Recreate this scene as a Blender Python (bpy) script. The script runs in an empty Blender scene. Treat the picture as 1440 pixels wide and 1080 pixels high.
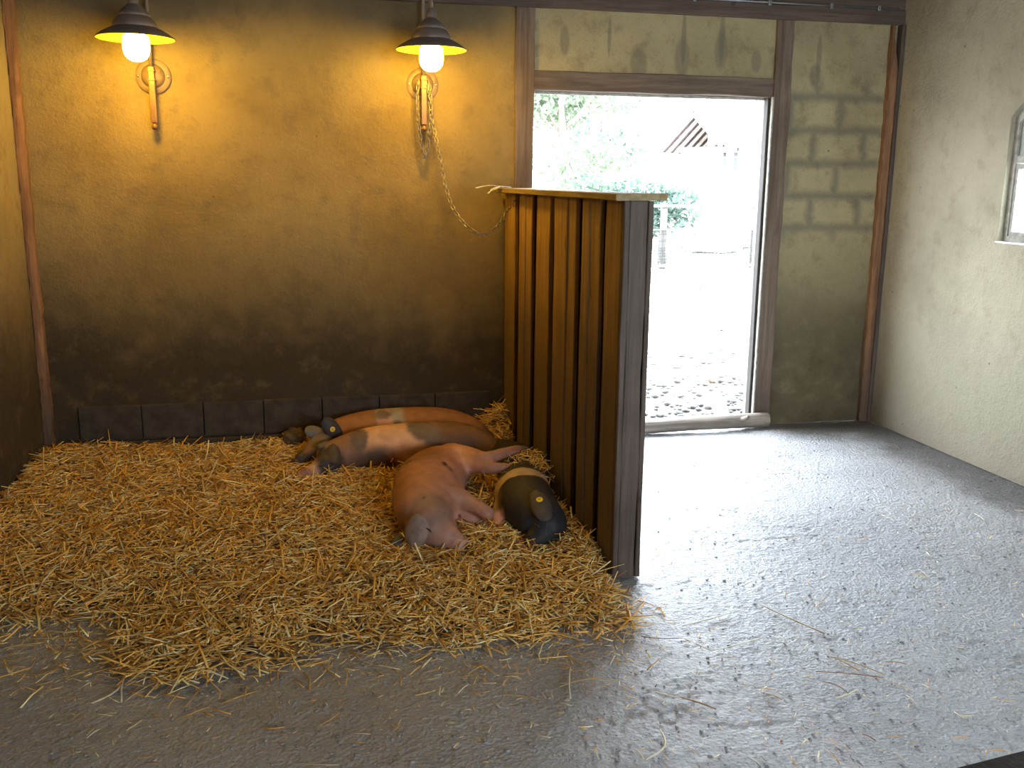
import bpy, bmesh, math, random
import numpy as np
from mathutils import Vector, Matrix, noise as mnoise
R = math.radians
random.seed(7); rng = np.random.default_rng(7)
S = bpy.context.scene
COL = S.collection

# ------------------------------------------------------------------ camera
FPX = 1330.0; EYE = 1.5
pitch, yaw, roll = R(12.1), R(12.4), R(.55)
cF = Vector((math.sin(yaw)*math.cos(pitch), math.cos(yaw)*math.cos(pitch), -math.sin(pitch)))
r0 = Vector((math.cos(yaw), -math.sin(yaw), 0)); u0 = r0.cross(cF)
cR = r0*math.cos(roll)+u0*math.sin(roll); cU = -r0*math.sin(roll)+u0*math.cos(roll)
cam = bpy.data.cameras.new('camera'); camo = bpy.data.objects.new('camera', cam); COL.objects.link(camo)
cam.sensor_width = 36; cam.lens = 36*FPX/1440; cam.clip_start = .02; cam.clip_end = 300
M = Matrix((cR, cU, -cF)).transposed().to_4x4(); M.translation = (0, 0, EYE)
camo.matrix_world = M; S.camera = camo
S.view_settings.view_transform = 'Standard'; S.view_settings.look = 'None'
S.view_settings.gamma = 1; S.view_settings.use_curve_mapping = False
S.view_settings.exposure = 0.0
# ------------------------------------------------------------------ light
SKY = 27.0; LAMP = 178.0
w = bpy.data.worlds.new('world'); S.world = w; w.use_nodes = True
bg = w.node_tree.nodes['Background']; bg.inputs[0].default_value = (.80, .90, 1.0, 1); bg.inputs[1].default_value = SKY
def portal(loc, rot, sx, sy):
    l = bpy.data.lights.new('daylight_portal', 'AREA'); l.shape = 'RECTANGLE'; l.size = sx; l.size_y = sy
    l.cycles.is_portal = True
    o = bpy.data.objects.new('daylight_portal', l); o.location = loc; o.rotation_euler = rot; COL.objects.link(o)
portal((2.0, 5.52, 1.0), (R(-90), 0, 0), 1.45, 2.0)
portal((3.74, 4.0, 1.6), (0, R(90), 0), .8, .7)
REAR = (.7, 3.2, 1.1, 2.1)      # unseen opening in the rear wall, sized to set the daylight fill
portal(((REAR[0]+REAR[1])/2, -1.6, (REAR[2]+REAR[3])/2), (R(90), 0, 0), REAR[1]-REAR[0], REAR[3]-REAR[2])

def ray(px, py): return cF + cR*((px-720)/FPX) - cU*((py-540)/FPX)
def P(px, py, z=0.0):
    d = ray(px, py); t = (z-EYE)/d.z; return Vector((0, 0, EYE)) + d*t

# ------------------------------------------------------------------ helpers
def link(name, me, mat=None, parent=None, loc=None):
    o = bpy.data.objects.new(name, me); COL.objects.link(o)
    if mat:
        for m in (mat if isinstance(mat, (list, tuple)) else [mat]): me.materials.append(m)
    if parent is not None:
        o.parent = parent
    return o
def tag(o, label=None, cat=None, group=None, kind=None):
    if label: o['label'] = label
    if cat: o['category'] = cat
    if group: o['group'] = group
    if kind: o['kind'] = kind
    return o
def thing(name, label, cat, loc, group=None):
    o = bpy.data.objects.new(name, None); COL.objects.link(o); o.location = loc; o.empty_display_size = .05
    return tag(o, label, cat, group)
def obj(name, bm, mat, parent=None, smooth=False, angle=None):
    """world-space bmesh -> object; children keep their mesh local to the parent's base"""
    if parent is not None:
        off = Vector(parent.location)
        q = parent.parent
        while q is not None: off += Vector(q.location); q = q.parent
        bmesh.ops.translate(bm, verts=bm.verts, vec=-off)
    bmesh.ops.recalc_face_normals(bm, faces=bm.faces)
    me = bpy.data.meshes.new(name); bm.to_mesh(me); bm.free()
    if smooth:
        me.polygons.foreach_set('use_smooth', [True]*len(me.polygons))
        if angle is not None:
            me.set_sharp_from_angle(angle=R(angle))
    return link(name, me, mat, parent)
def box(bm, x0, x1, y0, y1, z0, z1, bev=0):
    vs = [bm.verts.new(c) for c in ((x0,y0,z0),(x1,y0,z0),(x1,y1,z0),(x0,y1,z0),(x0,y0,z1),(x1,y0,z1),(x1,y1,z1),(x0,y1,z1))]
    fs = [bm.faces.new([vs[i] for i in f]) for f in ((0,3,2,1),(4,5,6,7),(0,1,5,4),(1,2,6,5),(2,3,7,6),(3,0,4,7))]
    if bev:
        es = list({e for f in fs for e in f.edges})
        bmesh.ops.bevel(bm, geom=es, offset=bev, segments=2, affect='EDGES', profile=.6)
    return bm
def rough_box(x0, x1, y0, y1, z0, z1, axis=2, n=24, amp=.004, seed=0, bev=.004, taper=None):
    """sawn timber: edges wander a little along its length"""
    bm = bmesh.new()
    lo = [x0, y0, z0]; hi = [x1, y1, z1]; a = axis; b, c = [i for i in range(3) if i != a]
    rings = []
    prof = [(0,bev),(bev,0),(1-bev,0),(1,bev),(1,1-bev),(1-bev,1),(bev,1),(0,1-bev)]
    wb, wc = hi[b]-lo[b], hi[c]-lo[c]
    bb, bc = bev/max(wb,1e-4), bev/max(wc,1e-4)
    prof = [(0,bc),(bb,0),(1-bb,0),(1,bc),(1,1-bc),(1-bb,1),(bb,1),(0,1-bc)]
    for i in range(n+1):
        t = i/n; L = lo[a]+(hi[a]-lo[a])*t; ring = []
        for k, (u, v) in enumerate(prof):
            p = [0,0,0]; p[a] = L
            du = mnoise.noise(Vector((L*3+seed*7.1, k//2*3.3, seed)))*amp*2 + mnoise.noise(Vector((L*17+seed, k//2*9.3, 4+seed)))*amp
            dv = mnoise.noise(Vector((L*3+seed*3.1, k//2*5.3, 9+seed)))*amp*2
            p[b] = lo[b]+wb*u+du*(1 if wb > .03 else .4); p[c] = lo[c]+wc*v+dv*(1 if wc > .03 else .3)
            ring.append(bm.verts.new(p))
        rings.append(ring)
    for i in range(n):
        for k in range(8):
            bm.faces.new((rings[i][k], rings[i][(k+1)%8], rings[i+1][(k+1)%8], rings[i+1][k]))
    bm.faces.new(rings[0][::-1]); bm.faces.new(rings[-1])
    return bm
def tube(bm, pts, rad, seg=10, caps=True, up=(0,0,1)):
    pts = [Vector(p) for p in pts]; n = len(pts)
    rr = rad if isinstance(rad, (list, tuple)) else [rad]*n
    rings = []; prev = None
    for i, p in enumerate(pts):
        t = (pts[min(i+1,n-1)]-pts[max(i-1,0)]).normalized()
        if prev is None:
            ref = Vector(up)
            if abs(t.dot(ref)) > .95: ref = Vector((1,0,0))
            s = t.cross(ref).normalized()
        else:
            s = (prev - t*prev.dot(t)).normalized()
        prev = s; q = s.cross(t)
        ra = rr[i] if isinstance(rr[i], (list, tuple)) else (rr[i], rr[i])
        rings.append([bm.verts.new(p+s*(math.cos(2*math.pi*k/seg)*ra[0])+q*(math.sin(2*math.pi*k/seg)*ra[1])) for k in range(seg)])
    for i in range(n-1):
        for k in range(seg):
            bm.faces.new((rings[i][k], rings[i][(k+1)%seg], rings[i+1][(k+1)%seg], rings[i+1][k]))
    if caps: bm.faces.new(rings[0][::-1]); bm.faces.new(rings[-1])
    return bm
def lathe(bm, prof, c, seg=48, axis='z'):
    rings = []
    for r, h in prof:
        if r < 1e-5:
            q = Vector((0,0,h)); pts = [q]
        else: pts = [Vector((r*math.cos(2*math.pi*k/seg), r*math.sin(2*math.pi*k/seg), h)) for k in range(seg)]
        if axis == 'y': pts = [Vector((p.x, -p.z, p.y)) for p in pts]
        rings.append([bm.verts.new(p+Vector(c)) for p in pts])
    for a, b in zip(rings, rings[1:]):
        if len(a) == 1 and len(b) == 1: continue
        for k in range(seg):
            if len(a) == 1: bm.faces.new((a[0], b[(k+1)%seg], b[k]))
            elif len(b) == 1: bm.faces.new((a[k], a[(k+1)%seg], b[0]))
            else: bm.faces.new((a[k], a[(k+1)%seg], b[(k+1)%seg], b[k]))
    return bm

# ------------------------------------------------------------------ node materials
class NT:
    def __init__(s, name):
        s.m = bpy.data.materials.new(name); s.m.use_nodes = True; s.t = s.m.node_tree
        s.b = s.t.nodes['Principled BSDF']; s.o = s.t.nodes['Material Output']
        tc = s.t.nodes.new('ShaderNodeTexCoord'); s.co = tc.outputs['Object']
    def n(s, typ, ins=None, **pr):
        nd = s.t.nodes.new('ShaderNode'+typ)
        for k, v in pr.items(): setattr(nd, k, v)
        for k, v in (ins or {}).items(): s.set(nd.inputs[k], v)
        return nd
    def set(s, sock, v):
        if hasattr(v, 'is_output') or isinstance(v, bpy.types.NodeSocket): s.t.links.new(v, sock)
        elif isinstance(v, (tuple, list)) and sock.type == 'RGBA' and len(v) == 3: sock.default_value = (*v, 1)
        else: sock.default_value = v
    def math(s, op, a, b=0.0, c=0.0, clamp=False):
        nd = s.n('Math', {0: a, 1: b, 2: c}, operation=op, use_clamp=clamp); return nd.outputs[0]
    def ramp(s, v, a, b, c=0.0, d=1.0):
        nd = s.n('MapRange', {0: v, 1: a, 2: b, 3: c, 4: d}, interpolation_type='SMOOTHSTEP'); return nd.outputs[0]
    def noise(s, scale, detail=4, rough=.55, co=None, dist=0.0):
        nd = s.n('TexNoise', {'Vector': co or s.co, 'Scale': scale, 'Detail': detail, 'Roughness': rough, 'Distortion': dist}); return nd.outputs[0]
    def mix(s, f, a, b, mode='MIX'):
        nd = s.n('Mix', data_type='RGBA', blend_type=mode); s.set(nd.inputs[0], f); s.set(nd.inputs[6], a); s.set(nd.inputs[7], b); return nd.outputs[2]
    def scaled(s, v):
        return s.n('Mapping', {'Vector': s.co, 'Scale': v}).outputs[0]
    def xyz(s):
        nd = s.n('SeparateXYZ', {0: s.co}); return nd.outputs
    def bump(s, h, dist=.01, strength=1.0, normal=None):
        ins = {'Height': h, 'Distance': dist, 'Strength': strength}
        if normal: ins['Normal'] = normal
        return s.n('Bump', ins).outputs[0]
    def fin(s, color, rough=.8, normal=None, metal=0, spec=None):
        s.set(s.b.inputs['Base Color'], color); s.set(s.b.inputs['Roughness'], rough); s.set(s.b.inputs['Metallic'], metal)
        if normal: s.set(s.b.inputs['Normal'], normal)
        if spec is not None: s.b.inputs['Specular IOR Level'].default_value = spec
        return s.m
def blob(t, u, v, cu, cv, ru, rv, wob):
    """soft elliptical stain mask"""
    a = t.math('MULTIPLY', t.math('SUBTRACT', u, cu), 1/ru); b = t.math('MULTIPLY', t.math('SUBTRACT', v, cv), 1/rv)
    d = t.math('ADD', t.math('MULTIPLY', a, a), t.math('MULTIPLY', b, b))
    d = t.math('ADD', d, wob)
    return t.ramp(d, 1.25, .35)

def plaster(name, base, dark, grime_shade, gz=(1.05, .25), which='back'):
    t = NT(name); x, y, z = t.xyz()
    n1 = t.noise(1.6, 6, .6); n2 = t.noise(9, 8, .65); n3 = t.noise(60, 5, .7); n4 = t.noise(220, 3, .6)
    c = t.mix(t.ramp(n1, .35, .68), base, tuple(.76*v for v in base))
    if which == 'back':   # same plaster; stall bay tinted browner, its lamplit tone put into the colour
        c = t.mix(t.ramp(x, 1.26, 1.20), c, t.mix(t.ramp(n1, .35, .68), (.31, .225, .092), (.22, .155, .06)))
    c = t.mix(t.math('MULTIPLY', t.ramp(n2, .48, .72), .6 if which != 'right' else .32), c, dark)
    c = t.mix(t.math('MULTIPLY', t.ramp(n3, .56, .72), .35), c, dark)
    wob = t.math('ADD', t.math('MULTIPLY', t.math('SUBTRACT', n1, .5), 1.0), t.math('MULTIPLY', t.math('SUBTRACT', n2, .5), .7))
    gm = t.ramp(t.math('ADD', z, wob), gz[0], gz[1])  # low grime band; on the back wall it also carries painted shade
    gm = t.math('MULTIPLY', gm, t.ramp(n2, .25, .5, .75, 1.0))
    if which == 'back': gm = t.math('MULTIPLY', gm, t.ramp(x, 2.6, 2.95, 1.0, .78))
    c = t.mix(t.math('MULTIPLY', gm, .93), c, grime_shade)
    bw = t.math('MULTIPLY', t.math('SUBTRACT', n2, .5), 1.6)
    if which == 'back':
        # damp mortar joints ghosting through the render right of the doorway
        wv = t.math('ADD', x, t.math('MULTIPLY', t.math('SUBTRACT', n2, .5), .10)); wz = t.math('ADD', z, t.math('MULTIPLY', t.math('SUBTRACT', n2, .5), .06))
        cv = t.n('CombineXYZ', {0: t.math('SUBTRACT', wv, 2.86), 1: t.math('SUBTRACT', wz, 1.235), 2: 0.0}).outputs[0]
        br = t.n('TexBrick', {'Vector': cv, 'Scale': 1.0, 'Mortar Size': .05, 'Mortar Smooth': 1.0, 'Brick Width': .33, 'Row Height': .193}, offset=.5)
        reg = t.math('MULTIPLY', t.math('MULTIPLY', t.ramp(x, 2.84, 2.86), t.ramp(x, 3.52, 3.44)), t.math('MULTIPLY', t.ramp(z, 1.10, 1.25), t.ramp(z, 2.2, 2.02)))
        c = t.mix(t.math('MULTIPLY', t.math('MULTIPLY', br.outputs['Fac'], reg), .62), c, (.125, .12, .095))
        for (px_, pz_, ru, rv) in ((1.46,2.27,.03,.09),(1.9,2.17,.055,.10),(2.16,2.20,.05,.12),(2.165,2.3,.016,.16),(2.4,2.25,.045,.12),(2.4,2.32,.02,.16),(2.62,2.20,.035,.07),(3.02,2.24,.018,.13),(3.0,2.13,.04,.07),(1.72,2.30,.012,.12)):
            c = t.mix(t.math('MULTIPLY', blob(t, x, z, px_, pz_, ru, rv, t.math('MULTIPLY', bw, .8)), .5), c, (.14, .125, .095))
        # shadow of the lamp shades on the wall above, painted into the colour
        c = t.mix(t.math('MULTIPLY', t.math('MULTIPLY', t.ramp(t.math('ADD', z, t.math('MULTIPLY', wob, .15)), 2.15, 2.42), t.ramp(x, 1.25, 1.0)), .55), c, (.1, .08, .06))
    vo = t.n('TexVoronoi', {'Vector': t.co, 'Scale': 7.0 if which == 'right' else 4.0, 'Randomness': 1.0}).outputs['Distance']
    sp = t.ramp(t.math('ADD', vo, t.math('MULTIPLY', n3, .03)), .075 if which == 'right' else .05, .035)
    c = t.mix(t.math('MULTIPLY', sp, .75), c, (.09, .06, .04))
    h = t.math('ADD', t.math('MULTIPLY', n2, 1.2), t.math('ADD', t.math('MULTIPLY', n3, .5), t.math('MULTIPLY', n4, .16)))
    return t.fin(c, .9, t.bump(h, .018, .8), spec=.25)

def wood(name, c1, c2, grain='z', rough=.75, dirt=None, dirtz=(.9, .2), spec=.3):
    t = NT(name); sc = {'z': (28, 28, 1.3), 'x': (1.3, 28, 28), 'y': (28, 1.3, 28)}[grain]
    co = t.scaled(sc)
    g = t.noise(1.0, 6, .65, co, .6); g2 = t.noise(3.2, 3, .6, co); bl = t.noise(3.0, 4)
    c = t.mix(t.ramp(g, .35, .66), c1, c2)
    c = t.mix(t.math('MULTIPLY', t.ramp(g2, .55, .75), .5), c, tuple(.35*v for v in c1))
    c = t.mix(t.math('MULTIPLY', t.ramp(bl, .45, .7), .4), c, tuple(.6*v for v in c2))
    vo = t.n('TexVoronoi', {'Vector': t.scaled((5, 5, 2.2)), 'Scale': 1.0}).outputs['Distance']
    c = t.mix(t.math('MULTIPLY', t.ramp(vo, .09, .05), .7), c, tuple(.3*v for v in c1))
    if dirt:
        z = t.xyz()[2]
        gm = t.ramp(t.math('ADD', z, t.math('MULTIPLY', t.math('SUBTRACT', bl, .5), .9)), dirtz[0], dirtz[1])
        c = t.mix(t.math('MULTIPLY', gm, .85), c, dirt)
    return t.fin(c, rough, t.bump(t.math('ADD', g, t.math('MULTIPLY', g2, .6)), .006, .7), spec=spec)

def plain(name, c, rough=.6, metal=0, spec=None, var=.25, scale=20, bump=.002):
    t = NT(name); n = t.noise(scale, 5, .6)
    return t.fin(t.mix(t.ramp(n, .35, .7), c, tuple(v*(1-var) for v in c)), rough, t.bump(n, bump, .5), metal, spec)
def attrmat(name, rough=.7, bumpscale=150, bumpd=.001, spec=.3, sub=0):
    t = NT(name); a = t.n('Attribute', attribute_name='tint').outputs['Color']
    n = t.noise(bumpscale, 3)
    n2 = t.noise(14, 5)
    c = t.mix(t.math('MULTIPLY', t.ramp(n2, .45, .7), .3), a, t.mix(1.0, a, (.55,.5,.45), 'MULTIPLY'))
    m = t.fin(c, rough, t.bump(n, bumpd, .6), spec=spec)
    if sub: t.b.inputs['Subsurface Weight'].default_value = sub; t.b.inputs['Subsurface Radius'].default_value = (.01,.004,.002)
    return m

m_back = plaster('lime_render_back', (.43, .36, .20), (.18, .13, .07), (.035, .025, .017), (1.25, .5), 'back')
m_left = plaster('lime_render_left', (.33, .26, .14), (.17, .12, .06), (.04, .03, .02), (1.2, .4), 'left')
m_right = plaster('lime_render_right', (.45, .41, .30), (.22, .18, .12), (.19, .16, .12), (.85, -.2), 'right')
m_rear = plaster('lime_render_rear', (.34, .31, .24), (.2, .16, .1), (.08, .06, .045), (.6, 0), 'left')
m_timber = wood('weathered_beam', (.20, .145, .105), (.12, .08, .055), 'z', dirt=(.10, .075, .06), dirtz=(.4, 0))
m_timber_x = wood('weathered_beam_cross', (.19, .14, .10), (.11, .075, .055), 'x')
m_dark_x = wood('dark_beam', (.15, .105, .08), (.09, .062, .048), 'x')
m_dark_z = wood('dark_seal', (.05, .04, .035), (.03, .025, .02), 'z')
m_split = wood('split_timber', (.33, .17, .08), (.18, .09, .045), 'z', dirt=(.10, .07, .05), dirtz=(.7, 0))
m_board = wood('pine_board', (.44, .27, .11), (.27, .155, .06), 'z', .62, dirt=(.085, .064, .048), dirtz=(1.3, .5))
m_backing = wood('dark_backing', (.17, .08, .05), (.09, .045, .03), 'z')
m_endpost = wood('grey_post', (.13, .095, .075), (.08, .056, .045), 'z', .6)
m_cap = wood('cap_board', (.36, .27, .13), (.25, .18, .085), 'y', .55)
m_log = wood('bark_log', (.38, .33, .28), (.2, .165, .135), 'x', .8)
m_ceiling = wood('ceiling_boards', (.11, .08, .06), (.07, .05, .04), 'y')
m_metal = plain('galvanised', (.33, .33, .34), .4, .8)
m_screw = plain('screw', (.75, .72, .6), .3, 1)
m_copper = plain('copper_brown', (.22, .115, .055), .45, .35)
m_plate = plain('plate_brown', (.22, .15, .09), .55, .15)
m_shade = plain('shade_brown', (.22, .165, .13), .5, .2)
m_shadein = plain('shade_lining', (.78, .56, .03), .4)
m_chain = plain('chain_steel', (.27, .24, .20), .4, .6)
m_block = plain('concrete_block', (.055, .043, .03), .95, var=.5, scale=12, bump=.01)
m_glass = NT('old_glass')
_tr = m_glass.n('BsdfTransparent', {0: (.93, .96, .95)}); _gl = m_glass.n('BsdfGlossy', {0: (.9, .9, .9), 'Roughness': .05})
_mx = m_glass.n('MixShader', {0: .07, 1: _tr.outputs[0], 2: _gl.outputs[0]}); m_glass.t.links.new(_mx.outputs[0], m_glass.o.inputs[0]); m_glass = m_glass.m
m_frame = plain('old_paint_frame', (.42, .41, .36), .8, var=.4, scale=30)
m_board_grey = plain('grey_panel', (.36, .38, .34), .7, var=.25, scale=6)
def bulbmat():
    t = NT('lit_bulb'); e = t.n('Emission', {0: (1.0, .60, .055), 1: LAMP}); t.t.links.new(e.outputs[0], t.o.inputs[0]); return t.m
m_bulb = bulbmat()

# floor: rough trodden asphalt
def floormat():
    t = NT('rough_floor'); x, y, z = t.xyz()
    n1 = t.noise(1.3, 5, .6); n2 = t.noise(26, 7, .72); n3 = t.noise(110, 5, .7); 
    vo = t.n('TexVoronoi', {'Vector': t.co, 'Scale': 75.0}).outputs['Distance']
    st = t.scaled((1.0, 2.2, 1)); n5 = t.noise(30, 4, .6, st)
    c = t.mix(t.ramp(n1, .35, .68), (.40, .40, .415), (.31, .305, .315))
    c = t.mix(t.math('MULTIPLY', t.ramp(n3, .5, .75), .5), c, (.44, .43, .43))
    c = t.mix(t.math('MULTIPLY', t.ramp(n2, .55, .72), .5), c, (.12, .11, .105))
    # trodden dirt in the far right corner and along the right wall foot
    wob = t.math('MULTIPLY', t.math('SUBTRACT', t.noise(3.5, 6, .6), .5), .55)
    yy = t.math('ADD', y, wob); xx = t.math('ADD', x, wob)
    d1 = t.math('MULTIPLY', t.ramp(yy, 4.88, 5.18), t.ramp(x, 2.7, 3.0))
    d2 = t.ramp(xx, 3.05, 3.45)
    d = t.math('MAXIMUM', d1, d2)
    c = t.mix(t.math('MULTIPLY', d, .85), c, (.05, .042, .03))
    h = t.math('ADD', t.math('MULTIPLY', n2, .9), t.math('ADD', t.math('MULTIPLY', n3, .55), t.math('ADD', t.math('MULTIPLY', vo, .5), t.math('MULTIPLY', n5, .6))))
    rg = t.ramp(t.math('ADD', n1, t.math('MULTIPLY', d, .5)), .3, .9, .40, .75)
    t.b.inputs['Coat Weight'].default_value = .3; t.b.inputs['Coat Roughness'].default_value = .45
    return t.fin(c, rg, t.bump(h, .019, 1.0), spec=1.0)
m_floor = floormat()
def cracks():  # used for geometry tint only
    pass

# ------------------------------------------------------------------ room shell
XL, XR, YB, YR, ZC = -1.40, 3.55, 5.36, -1.6, 2.9
TH = .16
def floor_relief(x, y):
    a = mnoise.noise(Vector((x*3.1, y*3.1, 1)))*.004
    b = mnoise.noise(Vector((x*38, y*52, 3))); b2 = mnoise.noise(Vector((x*85, y*95, 8)))
    c = mnoise.noise(Vector((x*14, y*17, 5)))
    crack = abs(mnoise.noise(Vector((x*1.1+.4*c, y*1.7, 12)))); crack = max(0, 1-crack/.012)*.006
    return -.0055+a*.6+.0024*b+.0016*b2+.0022*c-crack
FX0, FX1, FY0, FY1 = XL, XR, 1.2, YB
nx_, ny_ = 560, 480
fv = [(FX0+(FX1-FX0)*i/nx_, FY0+(FY1-FY0)*j/ny_) for i in range(nx_+1) for j in range(ny_+1)]
fv3 = [(x, y, min(0, floor_relief(x, y))) for x, y in fv]
ff = [(i*(ny_+1)+j, (i+1)*(ny_+1)+j, (i+1)*(ny_+1)+j+1, i*(ny_+1)+j+1) for i in range(nx_) for j in range(ny_)]
k0 = len(fv3); fv3 += [(XL-.2,YR-.2,-.012),(XR+.2,YR-.2,-.012),(XR+.2,YB+TH,-.012),(XL-.2,YB+TH,-.012),(XL-.2,YR-.2,-.15),(XR+.2,YR-.2,-.15),(XR+.2,YB+TH,-.15),(XL-.2,YB+TH,-.15)]
ff += [tuple(k0+q for q in f) for f in ((0,1,2,3),(7,6,5,4),(0,4,5,1),(1,5,6,2),(2,6,7,3),(3,7,4,0))]
fme = bpy.data.meshes.new('floor'); fme.from_pydata(fv3, [], ff); fme.polygons.foreach_set('use_smooth', [True]*(nx_*ny_)+[False]*6)
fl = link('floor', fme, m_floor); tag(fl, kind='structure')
bm = bmesh.new(); box(bm, XL-.2, XR+.2, YR-.2, YB+TH+.4, ZC, ZC+.1)
tag(obj('ceiling', bm, m_ceiling), kind='structure')
DX0, DX1, DZ = 1.285, 2.735, 2.0
def slab(bm, x0, x1, z0, z1, y0, y1, nx, nz, amp, s):
    """plastered face with a gentle hand-trowelled undulation, facing -Y"""
    g = [[bm.verts.new((x0+(x1-x0)*i/nx, y0+amp*mnoise.noise(Vector((i*(x1-x0)/nx*2.3+s, j*(z1-z0)/nz*2.3, s)))*(0 if i in (0,nx) or j in (0,nz) else 1), z0+(z1-z0)*j/nz)) for j in range(nz+1)] for i in range(nx+1)]
    for i in range(nx):
        for j in range(nz): bm.faces.new((g[i][j], g[i+1][j], g[i+1][j+1], g[i][j+1]))
    b = [bm.verts.new(c) for c in ((x0,y1,z0),(x1,y1,z0),(x1,y1,z1),(x0,y1,z1))]
    bm.faces.new(b[::-1])
    bm.faces.new([g[i][0] for i in range(nx+1)][::-1]+[b[0], b[1]]); bm.faces.new([g[i][nz] for i in range(nx+1)]+[b[2], b[3]])
    bm.faces.new([g[0][j] for j in range(nz+1)]+[b[3], b[0]]); bm.faces.new([g[nx][j] for j in range(nz+1)][::-1]+[b[1], b[2]])
bm = bmesh.new()
slab(bm, XL-.2, 1.225, 0, ZC, YB, YB+TH, 60, 60, .012, 1)
slab(bm, 1.225, 2.79, 2.05, ZC, YB, YB+TH, 30, 12, .008, 2)
slab(bm, 2.79, XR+.2, 0, ZC, YB, YB+TH, 20, 50, .010, 3)
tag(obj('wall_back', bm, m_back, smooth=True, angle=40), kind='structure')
bm = bmesh.new(); box(bm, XL-.2, XL, YR-.2, YB, 0, ZC)
tag(obj('wall_left', bm, m_left), kind='structure')
# right wall with window hole (peaked top)
WY0, WY1 = 3.62, 4.345; WZ0, WZ1, WZP = 1.215, 1.845, 2.03
hole = [(WY1, WZ0), (WY1, WZ1), (WY1-.20, WZP), (WY0+.20, WZP), (WY0, WZ1), (WY0, WZ0)]
bm = bmesh.new()
def poly_x(bm, pts, x0, x1):
    a = [bm.verts.new((x0, y, z)) for y, z in pts]; b = [bm.verts.new((x1, y, z)) for y, z in pts]
    bm.faces.new(a); bm.faces.new(b[::-1])
    for i in range(len(pts)): bm.faces.new((a[i], b[i], b[(i+1)%len(pts)], a[(i+1)%len(pts)]))
poly_x(bm, [(WY1, 0), (YB+TH, 0), (YB+TH, ZC), (WY1, ZC)], XR, XR+.2)
poly_x(bm, [(YR-.2, 0), (WY0, 0), (WY0, ZC), (YR-.2, ZC)], XR, XR+.2)
poly_x(bm, [(WY0, 0), (WY1, 0), (WY1, WZ0), (WY0, WZ0)], XR, XR+.2)
poly_x(bm, [(WY0, WZ1), (WY0+.2, WZP), (WY1-.2, WZP), (WY1, WZ1), (WY1, ZC), (WY0, ZC)], XR, XR+.2)
bmesh.ops.remove_doubles(bm, verts=bm.verts, dist=1e-5)
tag(obj('wall_right', bm, m_right), kind='structure')
# rear wall with an unseen opening, sized to set the daylight fill
bm = bmesh.new(); a, b, c, d = REAR
box(bm, XL-.2, a, YR-.2, YR, 0, ZC); box(bm, b, XR+.2, YR-.2, YR, 0, ZC); box(bm, a, b, YR-.2, YR, d, ZC)
if c > 0: box(bm, a, b, YR-.2, YR, 0, c)
tag(obj('wall_rear', bm, m_rear), kind='structure')
# block plinth at the foot of the back wall
bm = bmesh.new(); x = XL+.18; k = 0
while x < 1.0:
    wd = .318
    box(bm, x, min(x+wd, 1.1), YB-.026-.004*random.random(), YB, .098, .285+.006*random.random(), .006); x += wd+.005; k += 1
box(bm, XL, 1.13, YB-.045, YB, 0, .088, .01)
tag(obj('baseboard_back', bm, m_block), kind='structure')
# timber frame round the doorway
tr = 0
def trim(bm, m):
    global tr; tr += 1
    return tag(obj('trim_%d' % tr, bm, m, smooth=True, angle=35), kind='structure')
trim(rough_box(1.178, 1.285, YB-.02, YB+.10, 0, 2.43, 2, 40, .004, 1), m_timber)          # left post
trim(rough_box(2.735, 2.845, YB-.02, YB+.10, 0, 2.43, 2, 40, .004, 2), m_timber)          # right post
trim(rough_box(1.285, 2.735, YB-.015, YB+TH-.01, 2.0, 2.105, 0, 30, .004, 3), m_timber_x)    # lintel
trim(rough_box(XL, XR, YB-.03, YB, 2.432, 2.515, 0, 60, .003, 4), m_dark_x)                  # wall plate
trim(rough_box(XL, XR, YB-.018, YB, 2.515, 2.80, 0, 60, .003, 5), m_dark_x)
trim(rough_box(2.712, 2.735, YB+.05, YB+.085, .06, 2.0, 2, 20, .002, 6, .002), m_frame)      # pale door stop strip
trim(rough_box(1.285, 1.300, YB+.05, YB+.085, .06, 2.0, 2, 20, .002, 7, .002), m_frame)
trim(rough_box(1.285, 2.735, YB+.05, YB+.08, 1.985, 2.0, 0, 20, .002, 8, .002), m_frame)
# outer jamb
trim(rough_box(2.712, 2.728, YB+.0, YB+.05, .06, 2.0, 2, 30, .002, 21, .002), m_dark_z)
trim(rough_box(2.728, 2.737, YB-.026, YB+.0, .06, 2.0, 2, 30, .002, 22, .001), m_frame)
# split corner posts
def splinter(x0, x1, y0, y1, z1, seed, ragged):
    bm = bmesh.new(); n = 70; rings = []
    for i in range(n+1):
        z = z1*i/n; t = i/n
        s = (1-t)/.12 if (t > .88 and ragged) else 1.0
        j = lambda k, f=14, a=.007: a*mnoise.noise(Vector((z*f, k*4.1, seed)))+a*.8*mnoise.noise(Vector((z*f*4, k*2.7, seed+5)))
        w_ = (x1-x0)*max(.25, min(1, s))
        ring = [(x0+j(0), y1, z), (x0+j(1), y0+j(2), z), (x0+w_*.6+j(3), y0-.004+j(4), z), (x0+w_+j(5), y0+j(6), z), (x0+w_+j(5), y1, z)]
        rings.append([bm.verts.new(p) for p in ring])
    for a_, b_ in zip(rings, rings[1:]):
        for k in range(5): bm.faces.new((a_[k], a_[(k+1)%5], b_[(k+1)%5], b_[k]))
    bm.faces.new(rings[0][::-1]); bm.faces.new(rings[-1]); return bm
trim(splinter(3.475, 3.535, YB-.035, YB, 2.43, 3, True), m_split)
trim(rough_box(3.525, 3.548, YB-.05, YB, 0, 2.43, 2, 30, .003, 12, .002), m_endpost)
trim(splinter(XL+.003, XL+.048, YB-.04, YB, 2.6, 8, False), m_split)

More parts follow.
